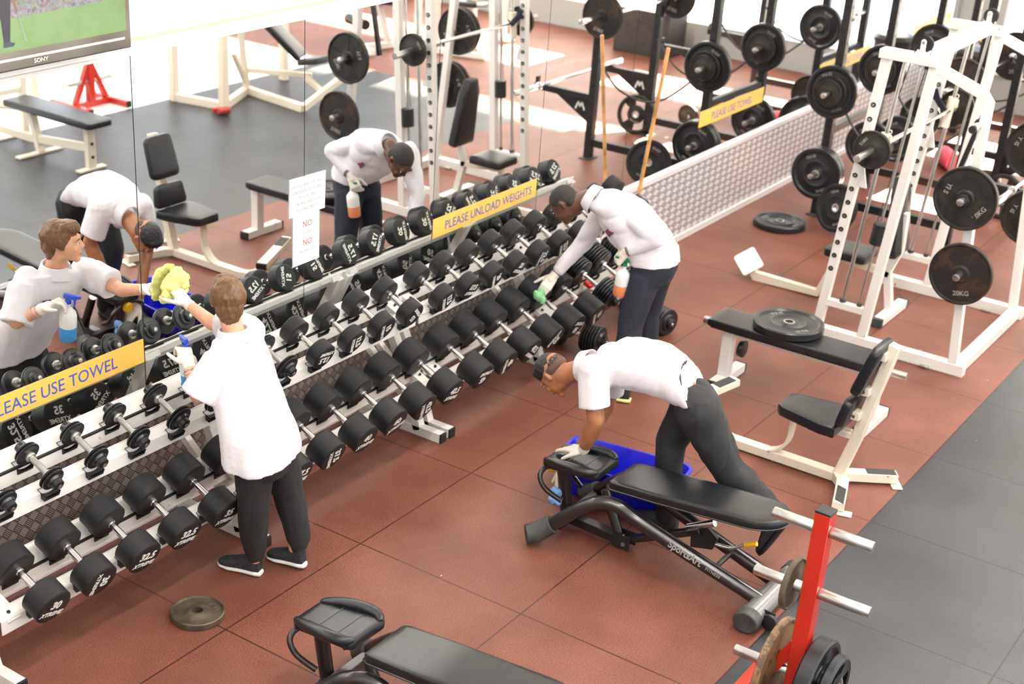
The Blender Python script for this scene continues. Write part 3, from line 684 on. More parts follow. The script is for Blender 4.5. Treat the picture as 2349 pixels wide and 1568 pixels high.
def grip_plate(r, th, m=RUBBERS):
    """tri-grip plate: three kidney openings round the hub"""
    n = 66; mb = MB(); h = th / 2
    ho = (0.46, 0.80); spans = [(-40, 40), (80, 160), (200, 280)]
    rings = [0.026 / r, 0.30, 0.46, 0.80, 0.92, 1.0]; zz = [h, h, h * .6, h * .85, h, h * .55]
    def inh(a): a = a % 360; return any((s0 % 360 <= a or s0 < 0 and a >= s0 + 360) and a < (s1 if s0 >= 0 else 360) or (s0 < 0 and a < s1) for s0, s1 in spans)
    vs = []; fs = []; idx = {}
    for i in range(n):
        a = 2 * math.pi * i / n
        for k, q in enumerate(rings):
            for s_ in (1, -1): idx[(i, k, s_)] = len(vs); vs.append(V((q * r * math.cos(a), q * r * math.sin(a), s_ * zz[k])))
    for i in range(n):
        j = (i + 1) % n; am = (i + .5) * 360 / n; pm = (i - .5) * 360 / n; nm = (i + 1.5) * 360 / n
        for k in range(len(rings) - 1):
            hole = k == 2 and inh(am)
            if not hole:
                fs.append((idx[i, k, 1], idx[i, k + 1, 1], idx[j, k + 1, 1], idx[j, k, 1])); fs.append((idx[i, k, -1], idx[j, k, -1], idx[j, k + 1, -1], idx[i, k + 1, -1]))
            else:
                fs.append((idx[i, 2, 1], idx[j, 2, 1], idx[j, 2, -1], idx[i, 2, -1])); fs.append((idx[i, 3, 1], idx[i, 3, -1], idx[j, 3, -1], idx[j, 3, 1]))
                if not inh(pm): fs.append((idx[i, 2, 1], idx[i, 2, -1], idx[i, 3, -1], idx[i, 3, 1]))
                if not inh(nm): fs.append((idx[j, 2, 1], idx[j, 3, 1], idx[j, 3, -1], idx[j, 2, -1]))
        fs.append((idx[i, 0, 1], idx[j, 0, 1], idx[j, 0, -1], idx[i, 0, -1])); k = len(rings) - 1
        fs.append((idx[i, k, 1], idx[i, k, -1], idx[j, k, -1], idx[j, k, 1]))
    mb.add(vs, fs); parts = [('plate_body', mb.mesh('plate_body', m), None)]
    c = MB(); c.lathe([(0.0255, -h * 1.02), (0.037, -h * 1.02), (0.037, h * 1.02), (0.0255, h * 1.02)], (0, 0, 0), (0, 0, 1), 30); parts.append(('hub_ring', c.mesh('hub_ring', STEEL), None))
    l = MB(); l.text('XTREME', r * .17, T3((0, -r * .36, h * .93), Matrix.Rotation(R(20), 3, 'Z')), depth=0.0008, bold=0.01); parts.append(('lettering', l.mesh('lettering', LETG, smooth=False), None))
    return parts
def put_plate(parts, c, axis, label, group, spin=0.0, name='weight_plate'):
    t = thing(name, c, label, 'weight plate', group); rt = frame_from(axis).to_4x4()
    for n, me, mx_ in parts:
        o = bpy.data.objects.new(n, me); COL.objects.link(o); o.parent = t; o.matrix_basis = rt @ Matrix.Rotation(spin, 4, 'Z')
    return t
P20S = iron_plate(0.208, 0.040, 5, [('20KG', 55), ('YBS', 250)], IRON)
P20R = iron_plate(0.208, 0.036, 0, [('20KG', 12)], RUST)
P10 = iron_plate(0.128, 0.030, 0, [('10KG', 235)], IRON, tsize=0.030)
P10G = iron_plate(0.128, 0.034, 0, [('10KG', 150)], GREYIRON, tsize=0.034)
P5 = iron_plate(0.118, 0.026, 0, None, GREYIRON)
BUMP = bumper(0.225, 0.055, RUBBERS, '20 KG'); BUMPM = bumper(0.205, 0.050, RUBBER, '10 KG')
# ------------------------------------------------------------------ smith machine
o_ = V((5.31, -1.2, 0)); sm = thing('smith_machine', o_, 'tall white counterbalanced lifting frame with chrome bar and guide rods', 'smith machine')
def part(name, m, fn, parent=None, org=None, bevel=0.004, label=None):
    mb = MB(org if org is not None else o_); fn(mb); return mb.build(name, m, parent or sm, bevel, label=label)
for X, s_ in ((5.31, -1), (6.66, 1)):
    part('base_rail', WHITE, lambda b: b.beam((X, -0.63, 0.04), (X, -1.76, 0.04), 0.075, 0.08))
    part('upright', WHITE, lambda b: b.beam((X, -0.69, 0.08), (X, -0.845, 2.0), 0.062, 0.062, up=(1, 0, 0)))
    part('upright', WHITE, lambda b: b.beam((X, -1.02, 0.08), (X, -1.165, 2.0), 0.062, 0.062, up=(1, 0, 0)))
    part('top_cap', WHITE, lambda b: b.box((X, -0.995, 2.03), (0.11, 0.385, 0.06)))
    part('cross_rail', WHITE, lambda b: b.beam((X, -0.73, 0.265), (X, -1.03, 0.265), 0.05, 0.05))
    part('plate_storage_arm', WHITE, lambda b: b.path([(X, -1.17, 2.0), (X, -1.50, 1.885), (X, -1.545, 1.84), (X, -1.55, 1.5), (X, -1.675, 0.08)], 0.06, 0.06, (1, 0, 0)))
    part('guide_rod', STEEL, lambda b: b.tube([(X, -0.84, 0.29), (X, -0.968, 2.0)], 0.014, 14), bevel=0)
    part('guide_rod', STEEL, lambda b: b.tube([(X, -0.96, 0.29), (X, -1.088, 2.0)], 0.010, 14), bevel=0)
    part('rod_collar', CAPG, lambda b: (b.tube([(X, -0.84, 0.289), (X, -0.842, 0.315)], 0.024), b.tube([(X, -0.96, 0.289), (X, -0.962, 0.315)], 0.018)), bevel=0)
    pu = part('pulley', CAPB, lambda b: b.lathe([(0.006, -.012), (.045, -.012), (.052, -.012), (.046, 0), (.052, .012), (.045, .012), (0.006, .012)], (X + 0.005, -1.075, 2.125), (1, 0, 0), 30), bevel=0)
    part('pulley_bracket', WHITE, lambda b: (b.box((X - 0.02, -1.07, 2.10), (0.005, 0.035, 0.09)), b.box((X + 0.03, -1.07, 2.10), (0.005, 0.035, 0.09)), b.disc((X - 0.02, -1.07, 2.14), (1, 0, 0), 0.018, 0.006, 16)))
    part('pulley_bolt', STEEL, lambda b: b.disc((X, -1.07, 2.137), (1, 0, 0), 0.009, 0.062, 10), bevel=0)
    for dy, z0, z1 in ((-1.125, 2.12, 0.92), (-1.025, 2.12, 1.46)):
        part('cable', CAPB, lambda b: b.tube([(X, dy, z0), (X, -0.93 - 0.07 * (dy < -1.1) + 0.02, z1)], 0.0028, 6), bevel=0)
    part('counterweight', CAPB, lambda b: b.tube([(X, -1.0, 0.76), (X, -1.012, 0.905)], 0.052, 28), bevel=0.003)
    part('carriage_tube', CREAM, lambda b: b.tube([(X, -0.905, 1.29), (X, -0.925, 1.515)], 0.030, 20), bevel=0.002)
    part('carriage_hook', CREAM, lambda b: (b.box((X, -0.955, 1.475), (0.02, 0.03, 0.06)), b.tube(bez([(X, -0.955, 1.50), (X, -0.965, 1.535), (X, -0.945, 1.54)], 5), 0.004, 6)))
    ls = MB(); ls.disc((0, 0, 0), (-1, 0, 0), 0.017, 0.006, 16, CAPB); ls.disc((-0.004, 0, 0), (-1, 0, 0), 0.008, 0.005, 12, STEEL); lm_ = ls.mesh('lock_stud')
    for k in range(13):
        z = 0.52 + k * 0.0975
        o = bpy.data.objects.new('lock_stud', lm_); COL.objects.link(o); o.parent = sm; o.location = V((X - 0.033, -0.69 - 0.155 * (z - 0.08) / 1.92, z)) - o_
    part('gusset', WHITE, lambda b: b.prism([(0, 0), (0.075, 0), (0, 0.26)], 0.02, T3((X + 0.01, -0.79, 1.12), Matrix((V((0, -1, 0)), V((0, 0, 1)), V((-1, 0, 0)))).transposed())))
    part('foot_bracket', STEEL, lambda b: b.box((X - 0.04, -1.50, 0.012), (0.05, 0.06, 0.02)), label='rusty steel floor bracket')
    for y, z in ((-1.555, 1.235), (-1.630, 0.742)):
        part('storage_peg', STEEL, lambda b: b.disc((X + s_ * 0.11, y, z), (1, 0, 0), 0.0245, 0.22, 24, ch=0.003), bevel=0)
part('peg_hub_nut', CAPB, lambda b: (b.disc((5.155, -1.555, 1.235), (1, 0, 0), 0.045, 0.03, 6), b.disc((5.135, -1.555, 1.235), (1, 0, 0), 0.024, 0.05, 20)))
part('side_rail', WHITE, lambda b: b.beam((5.345, -1.70, 0.04), (6.625, -1.70, 0.04), 0.08, 0.075))
part('top_rail', WHITE, lambda b: b.beam((5.30, -1.06, 2.035), (6.68, -1.06, 2.035), 0.06, 0.10))
part('barbell_shaft', CHROME, lambda b: b.tube([(5.28, -0.90, 1.42), (6.72, -0.925, 1.42)], 0.0145, 16), bevel=0)
part('bar_sleeve', STEEL, lambda b: b.tube([(4.95, -0.885, 1.405), (5.28, -0.90, 1.42)], 0.0245, 20), bevel=0)
part('bar_sleeve', STEEL, lambda b: b.tube([(6.72, -0.925, 1.42), (7.05, -0.93, 1.42)], 0.0245, 20), bevel=0)
part('rotation_hook', mat('dark_steel', (0.03, 0.03, 0.05), 0.35, 0.6), lambda b: b.path([(6.60, -0.90, 1.42), (6.60, -0.83, 1.50), (6.60, -0.80, 1.565)], 0.02, 0.045, (1, 0, 0)))
part('stop_peg', CHROME, lambda b: b.tube([(5.18, -1.52, 1.69), (5.30, -1.52, 1.70)], 0.022, 18), bevel=0)
part('stop_peg_tip', CAPB, lambda b: (b.disc((5.165, -1.52, 1.689), (1, 0, 0), 0.025, 0.03, 18), b.disc((5.29, -1.52, 1.70), (1, 0, 0), 0.034, 0.012, 24)), bevel=0.003)
part('gas_strut', CAPB, lambda b: b.beam((5.42, -1.50, 1.74), (5.42, -1.40, 1.25), 0.03, 0.04, up=(1, 0, 0)))
put_plate(P20S, (5.205, -1.555, 1.235), (-1, 0, 0), 'big spoked 20KG iron plate on the upper storage peg of the white machine', 'iron plates on the white machine', R(0))
put_plate(P20R, (5.19, -1.630, 0.742), (-1, 0, 0), 'big smooth rusty 20KG iron plate on the lower storage peg', 'iron plates on the white machine', R(0))
put_plate(P10, (5.195, -0.893, 1.417), (-1, 0, 0), 'medium 10KG iron plate on the near end of the chrome bar', 'iron plates on the white machine', R(0))
put_plate(P10, (6.80, -0.927, 1.42), (1, 0, 0), 'medium iron plate on the far end of the chrome bar', 'iron plates on the white machine')
for i, (y, z, x) in enumerate(((-1.555, 1.235, 6.74), (-1.555, 1.235, 6.79), (-1.63, 0.742, 6.74), (-1.63, 0.742, 6.79))):
    put_plate(P20R if i % 2 else P20S, (x, y, z), (1, 0, 0), ('inner', 'outer')[i % 2] + ' iron plate on the ' + ('upper', 'lower')[i // 2] + ' peg of the far machine frame', 'iron plates on the white machine')

# ------------------------------------------------------------------ foot rest seat behind the machine
part_ = 0; o_ = V((6.0, -0.6, 0)); fs_ = thing('seated_bench', o_, 'small white seat with a tall black back and a square white foot plate', 'seat')
part('foot_bar', WHITE, lambda b: b.box((6.0, -0.975, 0.035), (0.52, 0.075, 0.06)), fs_)
for x in (5.735, 6.265): part('end_cap', CAPG, lambda b: b.box((x, -0.975, 0.036), (0.035, 0.082, 0.068)), fs_)
part('seat_post', WHITE, lambda b: b.path([(6.0, -0.96, 0.06), (6.0, -0.90, 0.34), (6.0, -0.96, 0.52), (6.0, -0.945, 0.80)], 0.055, 0.055, (1, 0, 0)), fs_)
part('back_pad', VINYL, lambda b: b.cushion([(-.13, -.29), (.13, -.29), (.145, -.27), (.11, .18), (.055, .29), (-.055, .29), (-.11, .18), (-.145, -.27)], 0.075, T3((6.0, -0.945, 0.775), Matrix((V((-1, 0, 0)), V((0, .13, .99)).normalized(), V((0, .99, -.13)).normalized())).transposed())), fs_, bevel=0)
part('seat_pad', VINYL, lambda b: b.cushion(rrect(0.30, 0.32, 0.03), 0.06, T3((6.0, -0.60, 0.385)), rd=0.012), fs_, bevel=0)
part('seat_frame', CREAM, lambda b: b.path([(6.0, -0.92, 0.32), (6.0, -0.52, 0.36), (6.0, -0.40, 0.035), (6.0, 0.12, 0.035), (6.0, 0.16, 0.09)], 0.055, 0.05, (1, 0, 0)), fs_)
e1 = V((.085, -.105, .085)).normalized(); e2 = V((-.085, -.16, -.08)); e2 = (e2 - e1 * e1.dot(e2)).normalized(); n3 = e1.cross(e2)
part('foot_plate', WHITE, lambda b: b.prism(rrect(0.175, 0.20, 0.022), 0.008, T3((6.0, 0.19, 0.135), Matrix((e1, e2, n3)).transposed())), fs_, bevel=0)

# ------------------------------------------------------------------ flat bench with a plate
o_ = V((4.13, -1.0, 0)); fb = thing('flat_bench', o_, 'white framed flat bench with a long black pad, a plate lying on it', 'bench')
part('bench_pad', VINYL, lambda b: b.cushion(rrect(0.265, 1.16, 0.012, 3), 0.045, T3((4.13, -1.005, 0.408)), rd=0.008, puff=0.003), fb, bevel=0)
part('pad_board', CAPB, lambda b: b.box((4.13, -1.005, 0.400), (0.24, 1.12, 0.014)), fb)
part('under_bar', STEEL, lambda b: b.tube([(4.17, -0.33, 0.368), (4.20, -1.70, 0.368)], 0.025, 20), fb, bevel=0)
part('spine', WHITE, lambda b: b.beam((4.11, -0.52, 0.37), (4.11, -1.56, 0.37), 0.05, 0.05), fb)
for y in (-0.55, -1.55):
    part('leg', WHITE, lambda b: b.beam((4.10, y, 0.05), (4.10, y, 0.385), 0.075, 0.07, up=(0, 1, 0)), fb)
    part('foot', WHITE, lambda b: b.box((4.15, y, 0.032), (0.42, 0.075, 0.06)), fb)
    for x in (3.945, 4.355): part('end_cap', CAPB, lambda b: b.box((x, y, 0.032), (0.02, 0.078, 0.063)), fb)
part('transport_wheel', RUBBERS, lambda b: b.disc((4.22, -0.60, 0.22), (0, 1, 0), 0.06, 0.035, 28, ch=0.006), fb, bevel=0)
put_plate(BUMP, (4.19, -0.90, 0.459 + 0.0285), (0, 0, 1), 'glossy black rubber plate lying flat on the flat bench pad', 'rubber bumper plates', R(30))

# ------------------------------------------------------------------ seated press bench
o_ = V((3.31, -1.4, 0)); sb = thing('press_bench', o_, 'cream framed upright press seat with black pads and splayed taped feet', 'seat bench')
part('base_beam', CREAM, lambda b: b.path([(3.31, -1.68, 0.04), (3.31, -1.0, 0.04), (3.33, -0.85, 0.05), (3.33, -0.72, 0.05)], 0.07, 0.055, (1, 0, 0)), sb)
part('front_riser', CREAM, lambda b: b.path(bez([(3.31, -0.98, 0.045), (3.35, -0.90, 0.06), (3.42, -0.82, 0.12), (3.45, -0.78, 0.21)], 4), 0.06, 0.05, (1, 0.3, 0)), sb)
part('foot_rest', CREAM, lambda b: b.beam((3.20, -0.68, 0.215), (3.64, -0.83, 0.265), 0.075, 0.045), sb)
part('foot_rest_cap', CAPB, lambda b: b.beam((3.18, -0.673, 0.213), (3.20, -0.68, 0.215), 0.078, 0.048), sb)
part('grip_tape', mat('grip_tape', (0.035, 0.035, 0.035), 0.7, bump=0.8, bscale=120), lambda b: b.beam((3.48, -0.775, 0.271), (3.61, -0.82, 0.286), 0.065, 0.004), sb, bevel=0)
part('main_post', CREAM, lambda b: b.path([(3.31, -1.68, 0.06), (3.31, -1.745, 0.32), (3.31, -1.775, 0.50), (3.31, -1.86, 0.92)], 0.062, 0.062, (1, 0, 0)), sb)
part('rear_foot', CREAM, lambda b: b.path([(3.31, -1.67, 0.045), (3.24, -1.73, 0.045), (3.12, -1.77, 0.042), (2.96, -1.82, 0.042)], 0.055, 0.07, (0, 0, 1)), sb)
part('rear_foot', CREAM, lambda b: b.path([(3.31, -1.67, 0.045), (3.37, -1.74, 0.045), (3.43, -1.82, 0.042), (3.52, -1.95, 0.042)], 0.055, 0.07, (0, 0, 1)), sb)
part('grip_tape', MATS['grip_tape'], lambda b: b.path([(3.14, -1.765, 0.0715), (2.97, -1.818, 0.0715)], 0.062, 0.003, (0.3, 1, 0)), sb, bevel=0)
part('grip_tape', MATS['grip_tape'], lambda b: b.path([(3.42, -1.80, 0.0715), (3.515, -1.94, 0.0715)], 0.062, 0.003, (1, .7, 0)), sb, bevel=0)
for c, a in (((2.965, -1.82, 0.006), 15), ((3.515, -1.945, 0.006), 125)): part('floor_flange', CREAM, lambda b: b.box(c, (0.06, 0.16, 0.010), Matrix.Rotation(R(a), 3, 'Z')), sb)
part('seat_strut', CREAM, lambda b: b.path(bez([(3.31, -1.24, 0.06), (3.31, -1.30, 0.09), (3.31, -1.35, 0.17), (3.31, -1.36, 0.34)], 5), 0.07, 0.018, (1, 0, 0)), sb)
part('seat_rail', CREAM, lambda b: b.beam((3.31, -1.30, 0.335), (3.31, -1.75, 0.32), 0.06, 0.04), sb)
part('seat_pad', VINYL, lambda b: b.cushion([(-.17, -.19), (.17, -.19), (.175, -.10), (.12, .16), (.09, .19), (-.09, .19), (-.12, .16), (-.175, -.10)], 0.065, T3((3.30, -1.475, 0.350), Matrix.Rotation(R(1.5), 3, 'X')), rd=0.014), sb, bevel=0)
def upm(n): n = V(n).normalized(); return Matrix((V((-1, 0, 0)), V((0, -n.z, n.y)), n)).transposed()
part('lumbar_pad', VINYL, lambda b: b.cushion(rrect(0.30, 0.17, 0.035, w2=0.27), 0.055, T3((3.29, -1.715, 0.49), upm((0, .98, .18))), rd=0.015), sb, bevel=0)
part('back_pad', VINYL, lambda b: b.cushion(rrect(0.27, 0.32, 0.045, w2=0.25), 0.06, T3((3.29, -1.79, 0.76), upm((0, .96, .27))), rd=0.018), sb, bevel=0)
for y, z in ((-1.755, 0.47), (-1.785, 0.63), (-1.84, 0.86)):
    part('pad_bracket', CREAM, lambda b: b.box((3.27, y + 0.03, z), (0.07, 0.06, 0.05)), sb)
part('bracket_bolt', STEEL, lambda b: [b.disc((3.232, y, z), (1, 0, 0), 0.010, 0.006, 8) for y, z in ((-1.725, 0.47), (-1.755, 0.63), (-1.81, 0.86))], sb, bevel=0)

# ------------------------------------------------------------------ adjustable benches (front faces +y at local origin)
def adj_bench(loc, label):
    t = thing('adjustable_bench', loc, label, 'bench', 'charcoal adjustable benches')
    z0 = V((0, 0, 0))
    def q(name, m, fn, bevel=0.0, label=None, parent=None):
        mb = MB(); fn(mb); return mb.build(name, m, parent or t, bevel, label=label)
    def oval(b, y, x0, x1, ry, rz, zc):
        ox = [(ry * math.cos(R(a)), rz * math.sin(R(a))) for a in range(0, 360, 15)]
        b.prism(ox, x1 - x0, T3((x0, y, zc), Matrix((V((0, 1, 0)), V((0, 0, 1)), V((1, 0, 0)))).transposed()))
    # rear ground tube (bench end away from the mirror) and front ground feet
    q('rear_foot_tube', mat('grey_gloss_paint', (0.20, 0.20, 0.20), 0.22, 0.3, coat=0.5), lambda b: oval(b, -1.20, -0.25, 0.25, 0.058, 0.050, 0.062))
    for s_ in (-1, 1):
        q('rubber_foot', CAPG, lambda b: oval(b, -1.20, -0.31 if s_ < 0 else 0.24, -0.24 if s_ < 0 else 0.31, 0.064, 0.056, 0.060), bevel=0.006)
        # arched main tube: ground at y=0.03 (front), over the hump, down to the rear tube
        pts = bez([(s_ * .25, 0.0, 0.075), (s_ * .225, -0.11, 0.19), (s_ * .185, -0.26, 0.315), (s_ * .15, -0.37, 0.325), (s_ * .135, -0.50, 0.275), (s_ * .12, -0.80, 0.185), (s_ * .10, -1.19, 0.075)], 8)
        q('arched_frame', CHAR, lambda b: b.tube(pts, 0.036, 18))
        q('front_foot', CAPG, lambda b: b.tube([(s_ * .305, 0.06, 0.060), (s_ * .272, 0.025, 0.066), (s_ * .236, -0.055, 0.135)], 0.052, 22, rs=[0.052, 0.056, 0.050]), bevel=0.004)
        q('handle_loop', CHAR, lambda b: b.tube(bez([(s_ * .10, -0.02, 0.20), (s_ * .125, 0.07, 0.25), (s_ * .125, 0.11, 0.31), (s_ * .08, 0.11, 0.345), (s_ * .02, 0.07, 0.35)], 6), 0.014, 12))
        q('roller_wheel', CAPB, lambda b: b.disc((s_ * .20, -1.285, 0.045), (1, 0, 0), 0.042, 0.028, 26, ch=0.004), bevel=0)
        q('wheel_bracket', CAPB, lambda b: b.prism([(-.035, -.02), (.035, -.035), (.05, .03), (-.02, .035)], 0.006, T3((s_ * .20 + 0.017, -1.255, 0.06), Matrix((V((0, -1, 0)), V((0, 0, 1)), V((-1, 0, 0)))).transposed())))
    q('cross_brace', CHAR, lambda b: b.tube([(-0.115, -0.92, 0.15), (0.115, -0.92, 0.15)], 0.014, 12))
    q('lower_beam', CHAR, lambda b: (b.beam((0, 0.03, 0.06), (0, -0.36, 0.05), 0.06, 0.05), b.beam((-.20, -0.06, 0.115), (.20, -0.06, 0.115), 0.05, 0.05)), bevel=0.004)
    q('seat_post', CHAR, lambda b: b.tube([(0, 0.00, 0.08), (0, 0.05, 0.36)], 0.034, 18))
    q('inner_post', CHAR, lambda b: b.tube([(0, -0.33, 0.05), (0, -0.22, 0.30)], 0.026, 14))
    q('pivot_bracket', CAPB, lambda b: (b.box((-.035, -0.36, 0.055), (0.006, 0.10, 0.075)), b.box((.035, -0.36, 0.055), (0.006, 0.10, 0.075))))
    q('pivot_bolt', STEEL, lambda b: b.disc((0, -0.375, 0.045), (1, 0, 0), 0.012, 0.084, 12))
    q('lever_arm', CHAR, lambda b: b.beam((0, -0.36, 0.05), (0, -0.78, 0.27), 0.045, 0.035), bevel=0.003)
    q('gas_piston', CHROME, lambda b: b.tube([(0.02, -0.70, 0.25), (0.02, -0.84, 0.33)], 0.020, 16))
    q('ratchet_plate', CAPB, lambda b: b.prism([(-.05, -.08), (.07, -.05), (.09, .02), (.02, .07), (-.06, .05)], 0.02, T3((0.03, -0.78, 0.23), Matrix((V((0, -1, 0)), V((0, 0, 1)), V((-1, 0, 0)))).transposed())))
    lv = q('release_lever', CHROME, lambda b: b.tube(bez([(0.02, -0.78, 0.21), (0.02, -0.93, 0.22), (0.02, -1.00, 0.26), (0.02, -1.03, 0.285)], 5), 0.009, 10))
    q('lever_grip', YEL, lambda b: b.tube([(0.02, -1.015, 0.272), (0.02, -1.075, 0.30)], 0.013, 12), parent=lv, label='yellow lever grip')
    q('adjustment_knob', YEL, lambda b: (b.lathe([(0, 0), (.03, 0), (.034, .006), (.034, .026), (.03, .032), (0, .032)], (0, 0.095, 0.325), (0, 1, -.15), 12, close=False), b.tube([(0, 0.05, 0.335), (0, 0.10, 0.325)], 0.012, 10)), label='yellow ribbed knob')
    # seat: trough shaped between two rolls
    S = T3((0, -0.055, 0.375), Matrix.Rotation(R(-7), 3, 'X'))
    st = q('seat_pad', VINYL, lambda b: b.cushion(rrect(0.245, 0.35, 0.03, w2=0.21), 0.045, S, rd=0.015, puff=0.0))
    for s_ in (-1, 1):
        q('side_roll', VINYL, lambda b: b.tube([S @ V(p) for p in bez([(s_ * .085, .165, .042), (s_ * .112, .08, .050), (s_ * .128, -.03, .052), (s_ * .122, -.12, .046), (s_ * .09, -.165, .040)], 6)], 0.024, 14,
          rs=[0.010 + 0.018 * math.sin(math.pi * k / 24) ** 0.6 for k in range(25)]), parent=st)
    q('seam_piping', mat('vinyl_seam', (0.06, 0.065, 0.07), 0.3), lambda b: [b.tube([S @ V((-.095, y, .0465)), S @ V((.095, y, .0465))], 0.0018, 6) for y in (-0.07, 0.04)], parent=st)
    bp = Matrix.Rotation(R(-5.2), 3, 'X')
    out = [(-.125, .46), (-.14, .44), (-.147, .2), (-.147, -.30)] + [(-.147 * math.cos(R(a)), -.30 - .17 * math.sin(R(a))) for a in range(10, 180, 10)] + [(.147, -.30), (.147, .2), (.14, .44), (.125, .46)]
    q('back_pad', VINYL, lambda b: b.cushion(out, 0.055, T3((0, -0.76, 0.425), bp), rd=0.016, puff=0.004))
    q('pad_piping', MATS['vinyl_seam'], lambda b: b.tube([T3((0, -0.76, 0.425), bp) @ V((x * 1.004, y * 1.002, 0.012)) for x, y in out], 0.003, 6))
    q('back_frame', CAPB, lambda b: b.box((0, -0.74, 0.405), (0.10, 0.75, 0.035), bp))
    q('hinge', STEEL, lambda b: (b.disc((-.06, -0.275, 0.365), (1, 0, 0), 0.017, 0.028, 18), b.disc((.06, -0.275, 0.365), (1, 0, 0), 0.017, 0.028, 18), b.tube([(-.08, -0.275, 0.365), (.08, -0.275, 0.365)], 0.007, 10)))
    # lettering along the near rear leg (wall side is +x, camera side is -x)
    a, c = V((-.128, -.66, 0.228)), V((-.109, -1.06, 0.112)); d = (c - a).normalized(); n = V((-1, -0.0, 0.25)).normalized(); n = (n - d * n.dot(d)).normalized(); u = n.cross(d)
    rt = Matrix((d, u, n)).transposed()
    q('lettering', LETG, lambda b: (b.text('SportsArt', 0.050, T3(a + d * 0.12 + n * 0.0355, rt), depth=0.0015, bold=0.02, sx=0.95), b.text('FITNESS', 0.022, T3(a + d * 0.285 + n * 0.0355, rt), depth=0.001, sx=1.1)))
    return t
ab1 = adj_bench((1.86, -0.72, 0), 'charcoal adjustable bench the bent-over man is leaning on')
ab2 = adj_bench((-0.075, -0.685, 0), 'charcoal adjustable bench cut off by the bottom picture edge')

# ------------------------------------------------------------------ plates lying about
put_plate(P10G, (-0.003, 0.178, 0.0175), (0, 0, 1), 'grey-brown iron 10KG plate lying on the red floor near the woman', 'plates lying on the floor', R(20), )
put_plate(BUMP, (7.34, 0.52, 0.0285), (0, 0, 1), 'black rubber plate lying flat on the red floor by the tread plate', 'rubber bumper plates', R(60))
put_plate(BUMPM, (7.50, 0.10, 0.222), V((-1, 0.35, 0.22)), 'dull black rubber plate leaning under the first rack upright', 'rubber bumper plates')

# ------------------------------------------------------------------ plate trees
def plate_tree(loc, rz, label, h=1.085):
    t = thing('plate_tree', loc, label, 'plate tree', None, rz)
    def q(name, m, fn, bevel=0.003): mb = MB(); fn(mb); return mb.build(name, m, t, bevel)
    q('post', REDP, lambda b: b.box((0, 0, h / 2 + 0.02), (0.07, 0.07, h - 0.06)))
    q('post_cap', CAPB, lambda b: b.box((0, 0, h - 0.006), (0.072, 0.072, 0.012)))
    for y in (-0.25, 0.25):
        q('base_foot', REDP, lambda b: b.box((0, y, 0.032), (0.55, 0.06, 0.06)))
        for x in (-.28, .28): q('end_cap', CAPB, lambda b: b.box((x, y, 0.032), (0.014, 0.062, 0.062)))
    q('base_beam', REDP, lambda b: b.box((0, 0, 0.032), (0.06, 0.46, 0.06)))
    for s_ in (-1, 1): q('brace', REDP, lambda b: b.beam((0, s_ * 0.20, 0.06), (0, s_ * 0.02, 0.42), 0.05, 0.05, up=(1, 0, 0)))
    for z, l in ((h - 0.095, 0.185), (0.692, 0.225), (0.262, 0.255)):
        for s_ in (-1, 1): q('storage_peg', STEEL, lambda b: b.disc((0, s_ * (0.035 + l / 2), z), (0, 1, 0), 0.0245, l, 28, ch=0.003), bevel=0)
    return t
TX, TY = 1.054, -2.375
plate_tree((TX, TY, 0), 0, 'red plate storage post at the lower right of the picture')
put_plate(P5, (TX, TY + 0.085, 0.692), (0, 1, 0), 'small bare steel plate on the middle peg of the near red post', 'plates on the near red post')
put_plate(iron_plate(0.222, 0.034, 0, None, WOODP), (TX, TY + 0.10, 0.262), (0, 1, 0), 'big brown worn plate on the left side of the near red post', 'plates on the near red post')
put_plate(bumper(0.200, 0.075, RUBBERS), (TX, TY - 0.085, 0.262), (0, -1, 0), 'thick black rubber plate on the right side of the near red post', 'plates on the near red post')
put_plate(grip_plate(0.155, 0.05, RUBBERS), (TX, TY - 0.165, 0.262), (0, -1, 0), 'black rubber plate with hand openings, outermost on the near red post', 'plates on the near red post', R(100))
plate_tree((5.75, -5.33, 0), R(90), 'far red plate post seen only in the mirror')
put_plate(P20R, (5.66, -5.33, 0.70), (-1, 0, 0), 'dark iron plate on the far red post seen in the mirror', 'plates on the far red post')

# ------------------------------------------------------------------ wooden pole
t = thing('wooden_pole', (5.36, 0.94, 0), 'long brown wooden pole leaning against the mirror', 'pole')
# straight pole through the measured top, resting on the floor
mb = MB((5.36, 0.94, 0)); mb.tube([(5.362, 0.942, 0.005), (5.342, 0.860, 0.72), (5.305, 0.735, 1.79)], 0.0145, 14); mb.build('shaft', WOOD, t)

